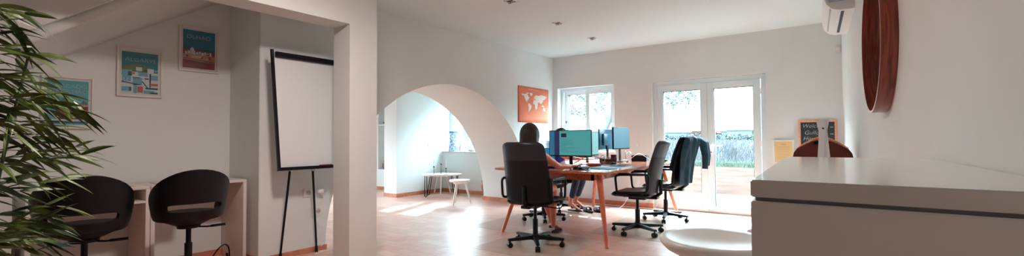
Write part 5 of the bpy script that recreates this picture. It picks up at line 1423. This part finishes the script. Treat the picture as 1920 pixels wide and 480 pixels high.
m2 = MB(); m2._add(tb); fo = m2.build('foliage', mat('olive_leaf', (40, 54, 50), .7, spec=.1, var=.2, vscale=3), t, smooth=False); fo['kind'] = 'stuff'
twm.build('twigs', mtk, t)

# ------------------------------------------------------------------ light
wd = bpy.data.worlds.new('World'); sc.world = wd; wd.use_nodes = True
nt = wd.node_tree; bg = nt.nodes['Background']
SKY = 52
tcw = nt.nodes.new('ShaderNodeTexCoord'); sx_ = nt.nodes.new('ShaderNodeSeparateXYZ'); rw = nt.nodes.new('ShaderNodeValToRGB')
nt.links.new(tcw.outputs['Generated'], sx_.inputs[0]); nt.links.new(sx_.outputs['Z'], rw.inputs['Fac']); nt.links.new(rw.outputs['Color'], bg.inputs['Color'])
rw.color_ramp.elements[0].position = 0.0; rw.color_ramp.elements[0].color = (.042, .052, .054, 1)
rw.color_ramp.elements[1].position = .45; rw.color_ramp.elements[1].color = (.66, .88, 1.0, 1)
e_ = rw.color_ramp.elements.new(.10); e_.color = (.075, .097, .104, 1)
bg.inputs['Strength'].default_value = SKY
sun = bpy.data.lights.new('sun', 'SUN'); so = bpy.data.objects.new('sun', sun); C.objects.link(so)
el = RD(34); dv = V((.33 * math.cos(el), -.944 * math.cos(el), -math.sin(el)))
so.rotation_euler = dv.to_track_quat('-Z', 'Y').to_euler(); so.location = (0, 12, 8)
sun.energy = 9.5; sun.angle = RD(.6); sun.color = (.95, .98, 1.0)
def portal(c, xd, yd, sx, sy):
    l = bpy.data.lights.new('portal', 'AREA'); l.shape = 'RECTANGLE'; l.size = sx; l.size_y = sy; l.cycles.is_portal = True
    o = bpy.data.objects.new('portal', l); C.objects.link(o); zd = V(xd).cross(V(yd))
    o.matrix_world = frame_M(c, xd, yd)
# a light points along its local -Z
portal((-1.55, BY + .3, .98), (1, 0, 0), (0, 0, 1), 1.55, 1.96)  # z axis = X x Z = -Y : emits +Y ; flipped below
for o in [x for x in bpy.data.objects if x.name.startswith('portal')]: bpy.data.objects.remove(o)
def portal2(c, n, sx, sy):
    l = bpy.data.lights.new('portal', 'AREA'); l.shape = 'RECTANGLE'; l.size = sx; l.size_y = sy; l.cycles.is_portal = True
    o = bpy.data.objects.new('portal', l); C.objects.link(o); o.location = c
    o.rotation_euler = V(n).to_track_quat('-Z', 'Y').to_euler()
portal2((-1.55, BY + .27, .98), (0, -1, 0), 1.56, 1.97)
portal2((-3.48, BY + .27, 1.42), (0, -1, 0), 1.1, 1.13)
portal2((-6.15, 7.02, 1.41), (0, -1, 0), 1.08, 1.16)
portal2((-9.22, 3.25, 1.5), (1, 0, 0), 1.5, 1.2)

# ------------------------------------------------------------------ camera
F = V((-0.59441681, 0.80375546, 0.02541294)); Rr = V((0.80391096, 0.59471991, -0.00594915)); Uu = V((0.01989524, -0.01689346, 0.99965934))
cam = bpy.data.cameras.new('camera'); co = bpy.data.objects.new('camera', cam); C.objects.link(co)
M = Matrix((Rr, Uu, -F)).transposed().to_4x4(); M.translation = (0, 0, 1.08)
co.matrix_world = M
cam.sensor_fit = 'HORIZONTAL'; cam.sensor_width = 36; cam.lens = 827.8724 / 1920 * 36; cam.clip_start = .02; cam.clip_end = 800
sc.camera = co
sc.view_settings.view_transform = 'Standard'; sc.view_settings.look = 'None'; sc.view_settings.gamma = 1.0
sc.view_settings.use_curve_mapping = False
sc.view_settings.exposure = 0.7
cy = sc.cycles
cy.use_denoising = True
try: cy.denoiser = 'OPENIMAGEDENOISE'
except Exception: pass
cy.max_bounces = 14; cy.diffuse_bounces = 8; cy.glossy_bounces = 4; cy.transmission_bounces = 4; cy.transparent_max_bounces = 12
cy.sample_clamp_indirect = 12; cy.caustics_reflective = False; cy.caustics_refractive = False
